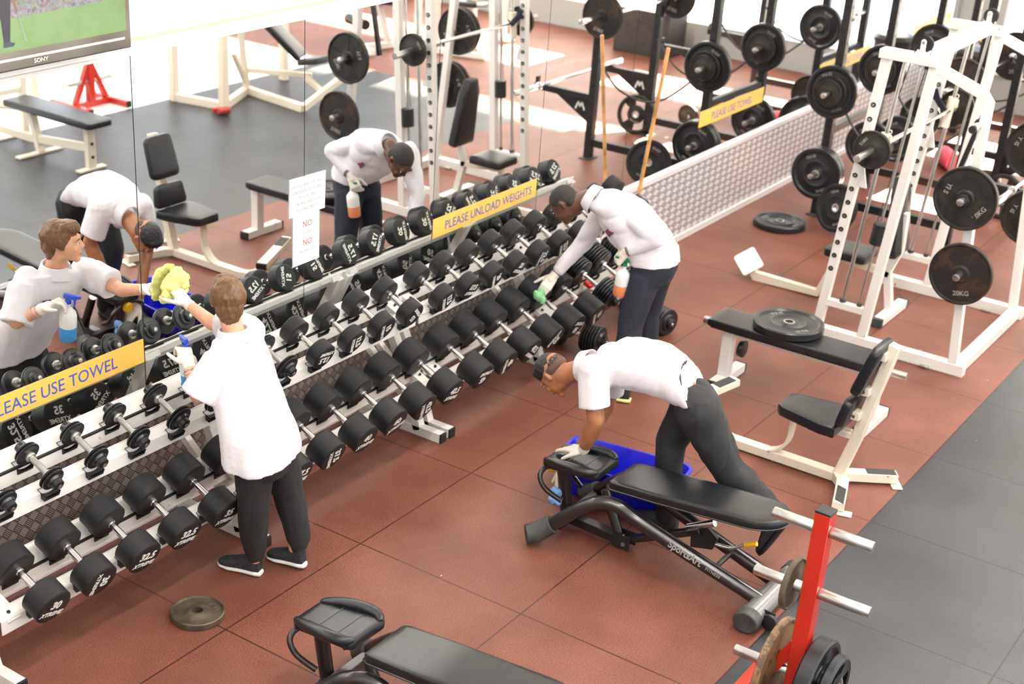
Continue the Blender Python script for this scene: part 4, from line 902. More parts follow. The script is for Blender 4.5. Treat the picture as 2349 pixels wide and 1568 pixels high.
# ------------------------------------------------------------------ black power racks
def power_rack(x0, x1, label, arms):
    o = V(((x0 + x1) / 2, -0.16, 0)); t = thing('power_rack', o, label, 'power rack', 'black power racks')
    def q(name, m, fn, bevel=0.003, label=None): mb = MB(o); fn(mb); return mb.build(name, m, t, bevel, label=label)
    for x in (x0, x1):
        for y in (0.42, -0.75):
            HO = mat('pin_hole', (0.002, 0.002, 0.002), 0.8)
            q('upright', BLACKM, lambda b: [b.box((x, y, 1.25), (0.07, 0.07, 2.48), None, BLACKM)] + [b.disc((x - 0.0355, y, 0.3 + k * 0.1), (1, 0, 0), 0.010, 0.002, 10, HO) for k in range(21)] + [b.disc((x, y - 0.0355, 0.3 + k * 0.1), (0, 1, 0), 0.010, 0.002, 10, HO) for k in range(21)], bevel=0)
            q('floor_plate', CAPG, lambda b: b.box((x, y, 0.006), (0.16, 0.12, 0.010)))
        q('lower_beam', BLACKM, lambda b: b.box((x, -0.165, 0.16), (0.05, 1.10, 0.07)))
        q('top_beam', BLACKM, lambda b: b.box((x, -0.165, 2.45), (0.05, 1.10, 0.07)))
        if x in arms:
            q('spotter_arm', BLACKM, lambda b: (b.box((x, -1.09, 0.585), (0.06, 0.62, 0.06)), b.prism([(0, 0), (0.38, 0.22), (0, 0.22)], 0.008, T3((x + 0.004, -0.785, 0.335), Matrix((V((0, -1, 0)), V((0, 0, 1)), V((-1, 0, 0)))).transposed())), b.box((x, -1.38, 0.63), (0.06, 0.02, 0.10))))
            def logo(b):
                for s2, xx in ((1, x - 0.0065), (-1, x + 0.0065)):
                    for k in (-0.032, 0.0, 0.032):
                        pass
                    P = [(-.05, -.04), (-.02, .035), (0, -.015), (.02, .035), (.05, -.04)]
                    for a, c in zip(P[:-1], P[1:]): b.beam((xx, -0.885 - a[0], 0.49 + a[1]), (xx, -0.885 - c[0], 0.49 + c[1]), 0.016, 0.002, up=(1, 0, 0))
            q('logo', LETW, logo, bevel=0)
        for z in (1.10, 0.40):
            q('storage_peg', STEEL, lambda b: b.disc((x - 0.15, 0.42, z), (1, 0, 0), 0.024, 0.25, 20, ch=0.003), bevel=0)
    q('rear_crossbeam', BLACKM, lambda b: b.box(((x0 + x1) / 2, 0.42, 2.45), (x1 - x0, 0.05, 0.07)))
    q('rear_crossbeam', BLACKM, lambda b: b.box(((x0 + x1) / 2, 0.42, 0.75), (x1 - x0, 0.05, 0.06)))
    for x in (x0, x1):
        q('j_hook', BLACKM, lambda b: (b.box((x, -0.70, 1.33), (0.075, 0.06, 0.05)), b.box((x, -0.665, 1.36), (0.05, 0.01, 0.07))))
        q('band_peg', YEL, lambda b: b.tube([(x - 0.03, 0.33, 1.02), (x - 0.06, 0.26, 0.98)], 0.012, 8), bevel=0)
        q('resistance_band', CAPB, lambda b: b.tube(bez([(x - 0.04, 0.33, 1.0), (x - 0.15, 0.0, 0.72), (x - 0.15, -0.4, 0.75), (x - 0.04, -0.72, 0.98)], 6), 0.010, 8), bevel=0)
    return t
power_rack(7.88, 9.04, 'black steel power rack with plates, nearest behind the white machine', (7.88, 9.04))
power_rack(10.40, 11.55, 'second black power rack, farther away near the windows', (10.40, 11.55))
def peg_plates(x, y, z, lst, where):
    d = 0.045
    for i, (pt, th, nm) in enumerate(lst):
        put_plate(pt, (x - d - th / 2, y, z), (-1, 0, 0), f'{nm} {where}', 'plates on the power racks'); d += th + 0.004
BW = 'on the upper peg of the first rack upright'; BL = 'on the lower peg of the first rack upright'
SM1 = iron_plate(0.145, 0.03, 0, None, IRON); SM2 = iron_plate(0.115, 0.028, 0, None, IRON)
peg_plates(7.88, 0.42, 1.10, [(BUMP, .055, 'large black bumper plate'), (SM1, .03, 'middle sized dark plate'), (SM2, .028, 'small outermost dark plate')], BW)
peg_plates(7.88, 0.42, 0.40, [(BUMP, .055, 'inner large bumper plate'), (BUMP, .055, 'outer large bumper plate')], BL)
peg_plates(9.04, 0.42, 1.10, [(BUMP, .055, 'large black bumper plate'), (SM1, .03, 'middle sized dark plate')], 'on the upper peg of the second rack upright')
peg_plates(9.04, 0.42, 0.40, [(BUMP, .055, 'large black bumper plate')], 'on the lower peg of the second rack upright')
peg_plates(10.40, 0.42, 1.10, [(BUMP, .055, 'large black bumper plate')], 'on the upper peg of the third rack upright')
peg_plates(10.40, 0.42, 0.40, [(P20S, .04, 'big dark iron plate')], 'on the lower peg of the third rack upright')
put_plate(P10G, (9.55, -0.55, 0.129), (1, .2, 0.08), 'grey round plate standing on the floor between the two racks', 'plates on the power racks')
put_plate(grip_plate(0.20, 0.045, IRON), (8.98, -0.86, 0.20), V((-1, 0.2, 0.1)), 'dark plate with hand openings standing by the second upright', 'plates on the power racks')
# barbells
def barbell(p, ln, plates, label):
    t = thing('barbell', p, label, 'barbell')
    mb = MB(); mb.tube([(-ln / 2 + .42, 0, 0), (ln / 2 - .42, 0, 0)], 0.014, 14); mb.build('shaft', CHROME, t)
    for s_ in (-1, 1):
        mb = MB(); mb.disc((s_ * (ln / 2 - .21), 0, 0), (1, 0, 0), 0.025, 0.42, 20, ch=.003); mb.disc((s_ * (ln / 2 - .43), 0, 0), (1, 0, 0), 0.036, 0.03, 20, ch=.004); mb.build('sleeve', CHROME, t)
    return t
barbell((8.46, -0.655, 1.378), 2.2, 0, 'chrome barbell racked high inside the first power rack')
for x in (7.745, 9.175): put_plate(P20R, (x, -0.655, 1.378), (-1, 0, 0), 'iron plate on the ' + ('near' if x < 8 else 'far') + ' end of the racked barbell', 'plates on the racked barbell')
barbell((8.25, -1.24, 0.64), 2.0, 0, 'bare bright barbell lying across the low spotter arms')
# odds and ends far off
t = thing('plyo_box', (12.45, -2.62, 0), 'dark plywood jump box by the low grey wall, seen in the mirror', 'jump box')
mb = MB(); mb.box((0, 0, 0.27), (0.5, 0.75, 0.54)); mb.build('box_body', mat('dark_ply', (0.028, 0.024, 0.024), 0.6, var=0.3, vscale=6), t, 0.01)
mb = MB(); mb.box((-0.252, 0.0, 0.40), (0.006, 0.12, 0.035)); mb.build('hand_slot', CAPB, t)
t = thing('round_bin', (12.25, 0.55, 0), 'black round lidded bin in front of the grey end wall', 'bin')
mb = MB(); mb.lathe([(0, 0), (.19, 0), (.22, .70), (.20, .70), (0, .68)], (0, 0, 0), (0, 0, 1), 30, close=False); mb.build('bin_body', RUBBERS, t)
mb = MB(); mb.lathe([(0, .70), (.23, .70), (.235, .74), (.20, .78), (0, .80)], (0, 0, 0), (0, 0, 1), 30, close=False); mb.build('lid', RUBBERS, t)
t = thing('weight_disc', (11.9, -1.55, 0.02), 'small black rubber disc on the red floor near the windows', 'disc'); mb = MB(); mb.disc((0, 0, 0), (0, 0, 1), 0.09, 0.04, 24, ch=.005); mb.build('disc_body', RUBBER, t)
def roller(p, r, l, ax, m, label, cat='foam roller'):
    t = thing('foam_roller', p, label, cat); mb = MB(); mb.disc((0, 0, 0), ax, r, l, 28, ch=.01); mb.build('roller_body', m, t)
roller((10.2, 0.02, 0.09), 0.09, 0.34, (1, .8, 0), mat('pink_foam', (0.75, 0.10, 0.14), 0.6), 'pink foam roller on the floor behind the first rack')
roller((10.55, -0.72, 0.05), 0.05, 0.16, (1, -.3, 0), mat('orange_rubber', (0.75, 0.30, 0.07), 0.5), 'small orange roller beside the yellow handles', 'roller')
# glossy exercise ball style black discs stacked low near the third upright
put_plate(BUMP, (9.98, 0.50, 0.235), V((-1, .25, .12)), 'black bumper plate leaning low beyond the second upright', 'rubber bumper plates')

# ------------------------------------------------------------------ car outside
car = thing('parked_car', (16.4, -1.25, 0), 'white car with grey bumper parked outside the end window', 'car')
CARW = mat('white_car_paint', (0.78, 0.80, 0.82), 0.25, coat=0.6); CARG = mat('grey_bumper', (0.10, 0.12, 0.15), 0.45, var=0.3, vscale=60)
def q(name, m, fn, bevel=0.01): mb = MB(); fn(mb); return mb.build(name, m, car, bevel)
q('body', CARW, lambda b: b.prism([(0, .30), (.12, .22), (4.0, .22), (4.2, .45), (4.15, .80), (3.2, .92), (2.5, 1.42), (.75, 1.45), (.18, 1.0), (0.02, .80)], 1.75, T3((0, 0.87, 0), Matrix((V((1, 0, 0)), V((0, 0, 1)), V((0, -1, 0)))).transposed())), 0.05)
q('bumper', CARG, lambda b: b.prism([(-.90, .02), (-.62, .30), (.62, .30), (.90, .02), (.84, -.10), (-.84, -.10)], 0.14, T3((-0.10, 0.0, 0.18), Matrix((V((0, 1, 0)), V((0, 0, 1)), V((1, 0, 0)))).transposed())), 0.02)
q('number_plate', PAPER, lambda b: b.box((-0.115, 0.05, 0.34), (0.01, 0.48, 0.12)), 0.003)
FXE = Matrix((V((0, -1, 0)), V((0, 0, 1)), V((-1, 0, 0)))).transposed()
q('plate_lettering', CAPB, lambda b: b.text('R.J2S', 0.11, T3((-0.121, 0.05, 0.34), FXE), bold=0.004), 0)
q('badge', GREYT, lambda b: b.text('001', 0.13, T3((-0.012, -0.62, 0.62), FXE)), 0)
q('rear_light', REDT, lambda b: [b.box((-0.105, y, 0.22), (0.01, 0.02, 0.03)) for y in (-0.5, -0.75)], 0.002)
q('rear_window', mat('dark_glass', (0.02, 0.03, 0.04), 0.05), lambda b: b.box((0.42, 0, 1.18), (0.02, 1.3, 0.34), Matrix.Rotation(R(50), 3, 'Y')), 0)
for x in (0.75, 3.3):
    for y in (-.82, .82): q('wheel', RUBBER, lambda b: b.disc((x, y, 0.30), (0, 1, 0), 0.32, 0.2, 32, ch=.03), 0)

# ------------------------------------------------------------------ equipment known from the mirror only
o_ = V((4.33, -4.15, 0)); t = thing('flat_bench', o_, 'cream framed flat bench on the black floor, seen in the mirror', 'bench')
part('bench_pad', VINYL, lambda b: b.cushion(rrect(0.28, 1.15, 0.04), 0.055, T3((4.33, -4.15, 0.41)), rd=0.012), t, bevel=0)
part('spine', CREAM, lambda b: b.path([(4.33, -3.75, 0.20), (4.33, -4.55, 0.13), (4.33, -5.0, 0.13)], 0.05, 0.07, (1, 0, 0)), t)
part('leg', CREAM, lambda b: b.beam((4.33, -3.74, 0.02), (4.33, -3.74, 0.40), 0.09, 0.05, up=(0, 1, 0)), t)
part('leg', CREAM, lambda b: b.beam((4.33, -4.40, 0.02), (4.33, -4.50, 0.40), 0.07, 0.05, up=(0, 1, 0)), t)
for y in (-3.74, -4.42, -5.0): part('foot', CREAM, lambda b: b.box((4.33, y, 0.012), (0.3 if y > -4 else 0.5, 0.07, 0.02)), t)
part('rack_post', CREAM, lambda b: (b.beam((4.05, -4.95, 0), (4.05, -4.95, 0.9), 0.06), b.beam((4.61, -4.95, 0), (4.61, -4.95, 0.9), 0.06), b.beam((4.05, -4.95, 0.45), (4.61, -4.95, 0.45), 0.05)), t)
part('leg_bolt', CAPB, lambda b: [b.disc((4.33, -3.71, z), (0, 1, 0), 0.014, 0.01, 12) for z in (0.12, 0.24)], t, bevel=0)
o_ = V((6.9, -4.4, 0)); t = thing('incline_press', o_, 'white incline press station with blue-black pad, seen in the mirror', 'press station')
part('base_frame', CREAM, lambda b: (b.beam((6.51, -4.93, .04), (6.62, -4.33, .04), .07, .08), b.beam((6.62, -4.33, .04), (7.27, -4.62, .04), .07, .08), b.beam((7.27, -4.62, .04), (7.14, -3.72, .04), .07, .08), b.beam((7.14, -3.72, .04), (7.8, -3.7, .28), .06, .07)), t)
part('upright', CREAM, lambda b: b.beam((6.51, -4.93, 0), (6.51, -4.93, 1.25), .08), t)
part('upright', CREAM, lambda b: b.beam((6.62, -4.33, 0), (6.62, -4.33, 1.25), .08), t)
part('upright', CREAM, lambda b: b.beam((7.27, -4.62, 0), (7.2, -4.70, 1.25), .07), t)
part('upright', CREAM, lambda b: b.beam((8.0, -4.75, 0), (8.0, -4.75, 1.3), .08), t)
part('cross_bar', CREAM, lambda b: (b.beam((6.62, -4.33, .92), (7.25, -4.68, .98), .06), b.beam((6.51, -4.93, 1.2), (8.0, -4.75, 1.25), .06)), t)
part('brace', CREAM, lambda b: (b.beam((6.95, -4.5, .50), (7.27, -4.62, .10), .05), b.beam((7.27, -4.62, .25), (7.6, -4.0, .25), .05), b.beam((7.5, -4.0, .25), (7.5, -3.7, .10), .05)), t)
part('back_pad', VINYL, lambda b: b.cushion(rrect(0.27, 0.85, 0.03), 0.06, T3((7.34, -4.33, 0.72), frame_from((0.25, 0.62, 0.75), (0.2, 0.5, -1)) @ Matrix.Rotation(R(0), 3, 'Z')), rd=0.012), t, bevel=0)
part('seat_pad', VINYL, lambda b: b.cushion(rrect(0.28, 0.26, 0.03), 0.06, T3((7.48, -3.86, 0.42), Matrix.Rotation(R(12), 3, 'X')), rd=0.012), t, bevel=0)
part('storage_peg', STEEL, lambda b: b.disc((6.40, -4.93, 0.92), (1, 0, 0), .025, .25, 20), t, bevel=0)
mb = MB((6.48, -4.25, 0)); mb.box((6.48, -4.25, 0.04), (0.16, 0.06, 0.05), Matrix.Rotation(.5, 3, 'Z')); mb.tube([(6.40, -4.2, 0.05), (6.52, -4.16, 0.05)], 0.035, 12)
tag(mb.build('door_wedge', mat('dull_red_rubber', (0.35, 0.03, 0.03), 0.6), bevel=.006), 'small dull red rubber wedge on the black floor, seen in the mirror', 'wedge').location = (6.48, -4.25, 0)
o_ = V((4.9, -6.2, 0)); t = thing('leg_machine', o_, 'cream A-frame machine on the pale floor, seen in the mirror corner', 'machine')
part('upright', CREAM, lambda b: (b.beam((5.25, -5.55, 0), (5.25, -5.75, 1.3), .08), b.beam((5.0, -6.1, .1), (5.25, -5.72, 1.1), .07)), t)
part('base_frame', CREAM, lambda b: (b.beam((4.7, -6.8, .05), (5.25, -5.55, .05), .08), b.beam((4.5, -5.7, .05), (5.3, -6.3, .05), .07)), t)
part('bumper_foot', CAPB, lambda b: (b.box((5.55, -6.75, .06), (.12, .1, .08)), b.box((5.85, -6.75, .06), (.12, .1, .08))), t)
part('base_plate', WHITE, lambda b: b.box((5.7, -6.9, .05), (.45, .3, .08)), t)
# machines at the far back of the reflection
for i, (x, y, rz, lb) in enumerate(((10.2, -4.9, 20, 'white leg curl bench far back in the mirror, left one'), (10.9, -4.2, -15, 'white leg curl bench far back in the mirror, right one'))):
    o_ = V((0, 0, 0)); t = thing('padded_machine', (x, y, 0), lb, 'machine', 'machines far back in the mirror', R(rz))
    part('base_frame', WHITE, lambda b: (b.beam((-.5, 0, .04), (.6, 0, .04), .07), b.beam((-.5, -.3, .04), (-.5, .3, .04), .07), b.beam((.6, -.3, .04), (.6, .3, .04), .07)), t)
    part('upright', WHITE, lambda b: (b.beam((-.1, 0, .05), (-.25, 0, .55), .06), b.beam((.45, .2, .05), (.45, .2, 1.5), .07), b.beam((.45, -.2, .05), (.45, -.2, 1.5), .07), b.beam((.45, -.2, 1.5), (.45, .2, 1.5), .07)), t)
    part('seat_pad', VINYL, lambda b: b.cushion(rrect(0.45, 0.3, 0.04), .06, T3((-.25, 0, .55), Matrix.Rotation(R(8), 3, 'Y'))), t, bevel=0)
    part('back_pad', VINYL, lambda b: b.cushion(rrect(0.3, 0.6, 0.04), .06, T3((.15, 0, .85), Matrix.Rotation(R(-60), 3, 'Y') @ Matrix.Rotation(R(90), 3, 'Z'))), t, bevel=0)
    part('roller', RUBBERS, lambda b: b.disc((-.55, 0, .35), (0, 1, 0), .06, .4, 20), t, bevel=0)
# ------------------------------------------------------------------ blue tub
o_ = V((2.33, -0.785, 0)); t = thing('plastic_tub', o_, 'bright blue plastic tub on the floor behind the near bench', 'tub')
mb = MB(); out0 = rrect(0.60, 0.26, 0.05); out1 = rrect(0.69, 0.33, 0.06); out2 = rrect(0.72, 0.36, 0.065)
n = len(out0); rings = [[(x, y, .004) for x, y in out0], [(x, y, .19) for x, y in out1], [(x, y, .20) for x, y in out2], [(x, y, .212) for x, y in out2], [(x * .955, y * .94, .212) for x, y in out2], [(x * .97, y * .96, .19) for x, y in out1], [(x * .96, y * .95, .012) for x, y in out0]]
vs = [V(p) for r_ in rings for p in r_]; fs = [tuple(range(n))[::-1]] + [(k * n + i, k * n + (i + 1) % n, (k + 1) * n + (i + 1) % n, (k + 1) * n + i) for k in range(len(rings) - 1) for i in range(n)] + [tuple((len(rings) - 1) * n + i for i in range(n))]
mb.add(vs, fs); mb.build('tub_body', BLUEP, t)
t.rotation_euler = (0, 0, R(99))
mb = MB((2.40, -0.84, 0.03)); mb.box((2.40, -0.84, 0.05), (0.16, 0.10, 0.05), Matrix.Rotation(.4, 3, 'Z')); o = mb.build('paper_pack', PAPER, bevel=.01); o.location = (2.40, -0.84, 0.0); tag(o, 'white folded paper pack lying inside the blue tub', 'paper pack')
# ------------------------------------------------------------------ people
class Soup(MB):
    """overlapping closed forms fused into one skin"""
    def cone(s, p0, r0, p1, r1, n=20):
        p0 = V(p0); p1 = V(p1)
        s.sph(p0, r0); s.sph(p1, r1)
        d = p1 - p0
        if d.length > 1e-4: s.tube([p0, p1], r0, n, rs=[r0, r1])
        return s
    def chain(s, pts, rs):
        for i in range(len(pts) - 1): s.cone(pts[i], rs[i], pts[i + 1], rs[i + 1])
        return s
    def sph(s, c, r, n=14): return s.ell(c, (r, r, r), None, n)
    def ell(s, c, rad, rot=None, n=18):
        c = V(c); vs = [V((0, 0, -1))]; fs = []; m = n // 2
        for i in range(1, m):
            a = math.pi * i / m - math.pi / 2
            for k in range(n): vs.append(V((math.cos(a) * math.cos(2 * math.pi * k / n), math.cos(a) * math.sin(2 * math.pi * k / n), math.sin(a))))
        vs.append(V((0, 0, 1))); L = len(vs) - 1
        for k in range(n):
            fs.append((0, 1 + (k + 1) % n, 1 + k)); fs.append((L, L - n + k, L - n + (k + 1) % n))
        for i in range(m - 2):
            for k in range(n): a = 1 + i * n + k; b = 1 + i * n + (k + 1) % n; fs.append((a, b, b + n, a + n))
        q = [V((v.x * rad[0], v.y * rad[1], v.z * rad[2])) for v in vs]
        if rot is not None: q = [rot @ v for v in q]
        return s.add([v + c for v in q], fs)
    def loft(s, secs, n=28):
        """secs: (centre, half-axis u, half-axis v) ; flat caps"""
        vs = []; fs = []
        for c, u, v in secs:
            c, u, v = V(c), V(u), V(v)
            for k in range(n):
                a = 2 * math.pi * k / n; ca, sa = math.cos(a), math.sin(a)
                vs.append(c + u * math.copysign(abs(ca) ** 0.85, ca) + v * math.copysign(abs(sa) ** 0.85, sa))
        for i in range(len(secs) - 1):
            for k in range(n): fs.append((i * n + k, i * n + (k + 1) % n, (i + 1) * n + (k + 1) % n, (i + 1) * n + k))
        fs += [tuple(range(n))[::-1], tuple((len(secs) - 1) * n + k for k in range(n))]
        return s.add(vs, fs)
    def fuse(s, name, m, parent, vox=0.008, smooth=4, disp=None, label=None, post=None):
        o = bpy.data.objects.new(name, s.mesh(name, m, False)); COL.objects.link(o)
        md = o.modifiers.new('r', 'REMESH'); md.mode = 'VOXEL'; md.voxel_size = vox; md.use_smooth_shade = True
        if smooth: sm_ = o.modifiers.new('s', 'SMOOTH'); sm_.iterations = smooth; sm_.factor = 0.5
        me = bpy.data.meshes.new_from_object(o.evaluated_get(bpy.context.evaluated_depsgraph_get()))
        me.materials.clear(); me.materials.append(m)
        if disp:
            me.update(); nn = [v.normal.copy() for v in me.vertices]
            for v, nv in zip(me.vertices, nn): v.co = v.co + nv * disp(v.co + s.o, nv)
        me.shade_smooth(); old = o.data; o.modifiers.clear(); o.data = me; bpy.data.meshes.remove(old); me.name = name
        if parent: o.parent = parent
        if label: o['label'] = label
        return o
def folds(dirv, amp, freq, seed=0.0, fine=0.0):
    d = V(dirv).normalized()
    def f(p, nv):
        q = p - d * p.dot(d) * 0.72
        a = noise.noise(q * freq + V((seed, seed * 1.7, 0))); b = noise.noise(q * freq * 2.3 + V((seed * 3, 0, seed)))
        return amp * (1.4 * (abs(a) - 0.25) + 0.5 * b) + fine * noise.noise(p * 60)
    return f
def ortho(d, u):
    d = V(d).normalized(); u = V(u); u = (u - d * u.dot(d)).normalized(); return d, u, d.cross(u)
def hand(b, wrist, d, up, side, curls, sc=1.0, thumb=(0.5, 0.3), spread=1.0):
    """d wrist->fingers, up = back of the hand, side=+1 puts the thumb on d x up side"""
    d, up, lat = ortho(d, up); lat = lat * side; w = V(wrist)
    def P(a, l, u): return w + (d * a + lat * l + up * u) * sc
    b.cone(P(0, 0, 0), 0.025 * sc, P(.03, 0, 0), 0.027 * sc)
    for l in (-.028, -.010, .010, .028): b.cone(P(.012, l * .65, 0), 0.0165 * sc, P(.086, l, 0.002), 0.0125 * sc)
    b.cone(P(.02, .020, -.006), 0.018 * sc, P(.06, .026, -.010), 0.013 * sc)
    L = ((.042, .026, .020), (.046, .029, .021), (.043, .027, .020), (.034, .020, .018))
    for k, (l, ls) in enumerate(zip((.029, .010, -.010, -.028), L)):
        p = P(.088, l, .001); a = R((k - 1.4) * -4 * spread); ang = 0.0; r = (.0098, .0100, .0095, .0085)[k] * sc
        dd0 = (d * math.cos(a) + lat * math.sin(-a)).normalized()
        for q, seg in enumerate(ls):
            ang += curls[k] * (0.9, 1.15, 0.8)[q]
            dr = dd0 * math.cos(ang) - up * math.sin(ang); p2 = p + dr * seg * sc
            b.cone(p, r, p2, r * .90); p = p2; r *= .90
    p = P(.022, .030, -.008); ta, tb = thumb
    d1 = (d * math.cos(ta) + lat * math.sin(ta) - up * .25).normalized(); p2 = p + d1 * .040 * sc
    d2 = (d * math.cos(tb) + lat * math.sin(tb) - up * .35).normalized(); p3 = p2 + d2 * .030 * sc; p4 = p3 + d2 * .022 * sc
    b.cone(p, .0145 * sc, p2, .0115 * sc); b.cone(p2, .0115 * sc, p3, .0105 * sc); b.cone(p3, .0105 * sc, p4, .0085 * sc)
def head_frame(f, u):
    f = V(f).normalized(); u = V(u); u = (u - f * u.dot(f)).normalized(); r = f.cross(u)
    return Matrix((r, f, u)).transposed()      # local x right, y face, z crown
def head(b, c, F, sc=1.0, jaw=1.0):
    c = V(c)
    def P(x, y, z): return c + F @ V((x, y, z)) * sc
    def E(x, y, z, a, q, w, rx=0): b.ell(P(x, y, z), (a * sc, q * sc, w * sc), F @ Matrix.Rotation(R(rx), 3, 'X'))
    E(0, -.012, .030, .074, .092, .082); E(0, .018, .005, .068, .074, .088)
    E(0, .034, -.040, .055 * jaw, .052, .058); E(0, .062, -.086, .027 * jaw, .024, .022); E(0, .0, -.062, .052 * jaw, .050, .036)
    for s_ in (-1, 1):
        E(s_ * .034, .068, -.022, .024, .018, .020); E(s_ * .030, .082, .022, .024, .011, .010, 10)
        b.chain([P(s_ * .072, -.012, -.020), P(s_ * .080, -.020, .002), P(s_ * .081, -.014, .020), P(s_ * .076, -.002, .016), P(s_ * .074, -.004, -.012)], [.007 * sc] * 5)
    b.cone(P(0, .086, .016), .0085 * sc, P(0, .100, -.020), .0115 * sc)
    for s_ in (-1, 1): E(s_ * .011, .089, -.025, .0085, .010, .008)
    E(0, .083, -.052, .024, .011, .0060); E(0, .081, -.062, .021, .010, .0060); E(0, .078, -.045, .030, .016, .016)
def face_bits(root, c, F, sc, lipm, browm, org, closed=False):
    c = V(c)
    def P(x, y, z): return c + F @ V((x, y, z)) * sc - V(org)
    for s_ in (-1, 1):
        mb = Soup(); mb.ell(P(s_ * .031, .082, .004), (.0125 * sc, .007 * sc, (.0035 if closed else .0052) * sc), F); e = mb.build('eye', EYEW, root)
        mb = Soup(); mb.ell(P(s_ * .031, .0872, .003), (.0060 * sc, .003 * sc, .0050 * sc), F); mb.build('iris', EYED, e)
        mb = Soup(); mb.chain([P(s_ * .014, .096, .025), P(s_ * .032, .0935, .031), P(s_ * .050, .083, .026)], [.0028 * sc, .0034 * sc, .002 * sc]); mb.build('eyebrow', browm, root)
    mb = Soup(); mb.ell(P(0, .0885, -.0570), (.021 * sc, .0060 * sc, .0050 * sc), F); mb.build('lips', lipm, root)
def ring(b, c, ax, r, t):
    d, u, v = ortho(ax, V((.3, .5, .8))); pts = [V(c) + u * r * math.cos(2 * math.pi * k / 20) + v * r * math.sin(2 * math.pi * k / 20) for k in range(21)]; b.tube(pts, t, 8, cap=False)
def shoe(root, org, heel, toe, up, m, solem, name='shoe', sc=1.0, lift=0.0):
    heel = V(heel); toe = V(toe); L = (toe - heel).length; d, u, w = ortho(toe - heel, up)
    def P(a, l, h): return heel + d * a * L + w * l * sc + u * h * sc
    b = Soup(org)
    secs = [(P(.02, 0, .055), w * .026 * sc, u * .042 * sc), (P(.15, 0, .062), w * .036 * sc, u * .050 * sc), (P(.32, 0, .062), w * .037 * sc, u * .048 * sc), (P(.52, 0, .052), w * .040 * sc, u * .036 * sc), (P(.75, 0, .040), w * .046 * sc, u * .026 * sc), (P(.92, 0, .034), w * .040 * sc, u * .020 * sc), (P(1.0, 0, .030), w * .022 * sc, u * .012 * sc)]
    b.loft([(c, a, v) for c, a, v in secs]); b.cone(P(.16, 0, .08), .036 * sc, P(.14, 0, .105), .036 * sc)
    o = b.fuse(name, m, root, 0.006, 4)
    s2 = Soup(org)
    s2.loft([(P(-.01, 0, .016), w * .026 * sc, u * .016 * sc), (P(.10, 0, .017), w * .037 * sc, u * .017 * sc), (P(.40, 0, .015), w * .037 * sc, u * .015 * sc), (P(.72, 0, .014), w * .048 * sc, u * .014 * sc), (P(.93, 0, .016), w * .041 * sc, u * .013 * sc), (P(1.02, 0, .020), w * .020 * sc, u * .010 * sc)])
    s2.fuse('sole', solem, o, 0.005, 3)
    return o, P, w, u
def bottle(loc, rot, liquid, trig, label):
    t = thing('spray_bottle', loc, label, 'spray bottle'); t.rotation_euler = rot
    lm = mat('milky_plastic', (0.82, 0.82, 0.80), 0.35)
    mb = MB(); mb.lathe([(0, .075), (.044, .075), (.044, .135), (.040, .155), (.020, .178), (.013, .185), (.013, .205), (0, .205)], (0, 0, 0), (0, 0, 1), 28, close=False); mb.build('bottle_body', lm, t)
    mb = MB(); mb.lathe([(0, 0), (.040, 0), (.044, .006), (.044, .076), (0, .076)], (0, 0, 0), (0, 0, 1), 28, close=False); mb.build('liquid', liquid, t)
    mb = MB(); mb.disc((0, 0, .215), (0, 0, 1), .016, .022, 16); mb.box((0, .012, .245), (.020, .070, .024)); mb.box((0, .056, .250), (.014, .022, .014)); mb.build('sprayer_head', trig, t, .003)
    mb = MB(); mb.path(bez([(0, .030, .238), (0, .036, .215), (0, .030, .190)], 4), .012, .006, (1, 0, 0)); mb.build('trigger', trig, t)
    return t

# ---- the woman
o_ = V((0.48, 0.12, 0)); wo = thing('person', o_, 'short-haired woman in white polo and black trousers wiping the mirror with a yellow cloth', 'person')
HC = V((0.512, 0.440, 1.385)); FW = head_frame((0.62, 0.78, 0.02), (0.02, 0.05, 1))
neck = V((0.497, 0.395, 1.26)); LS = V((0.352, 0.325, 1.185)); RS = V((0.655, 0.430, 1.185))
LE = V((0.235, 0.375, 1.015)); LWr = V((0.312, 0.505, 1.105)); RE = V((0.660, 0.690, 1.150)); RWr = V((0.672, 0.868, 1.200))
b = Soup(o_); head(b, HC, FW, 0.98)
b.chain([HC + FW @ V((0, -.02, -.05)), neck, V((.49, .36, 1.16))], [.052, .050, .07])
b.chain([LS, LE, LWr], [.045, .038, .026]); b.chain([RS, RE, RWr], [.045, .037, .026]); b.chain([LS, V((.49, .36, 1.15)), RS], [.045, .05, .045])
b.cone(V((.47, .32, 1.05)), .07, V((.41, .13, .80)), .07)
for hp, kn, an in ((V((.33, .10, .76)), V((.37, .17, .43)), V((.435, .215, .10))), (V((.47, .11, .76)), V((.60, .15, .42)), V((.625, .115, .10)))): b.chain([hp, kn, an], [.06, .045, .036])
b.fuse('body', SK1, wo, 0.006, 3)
face_bits(wo, HC, FW, .98, LIP, HAIR1, o_)
b = Soup(o_)
def PH(x, y, z): return HC + FW @ V((x, y, z))
b.ell(PH(0, -.020, .040), (.081, .094, .082), FW); b.ell(PH(0, -.058, -.010), (.066, .052, .070), FW); b.ell(PH(0, .030, .082), (.062, .062, .036), FW)
b.ell(PH(0, -.062, -.060), (.045, .030, .036), FW)
for s_ in (-1, 1): b.ell(PH(s_ * .062, -.022, .026), (.022, .052, .045), FW); b.ell(PH(s_ * .070, .012, .010), (.010, .014, .032), FW)
def hairf(p, nv): return 0.0045 * noise.noise(V((p.x * 70, p.y * 70, p.z * 22))) + 0.006 * noise.noise(p * 24) + 0.002
b.fuse('hair', HAIR1, wo, 0.005, 2, hairf)
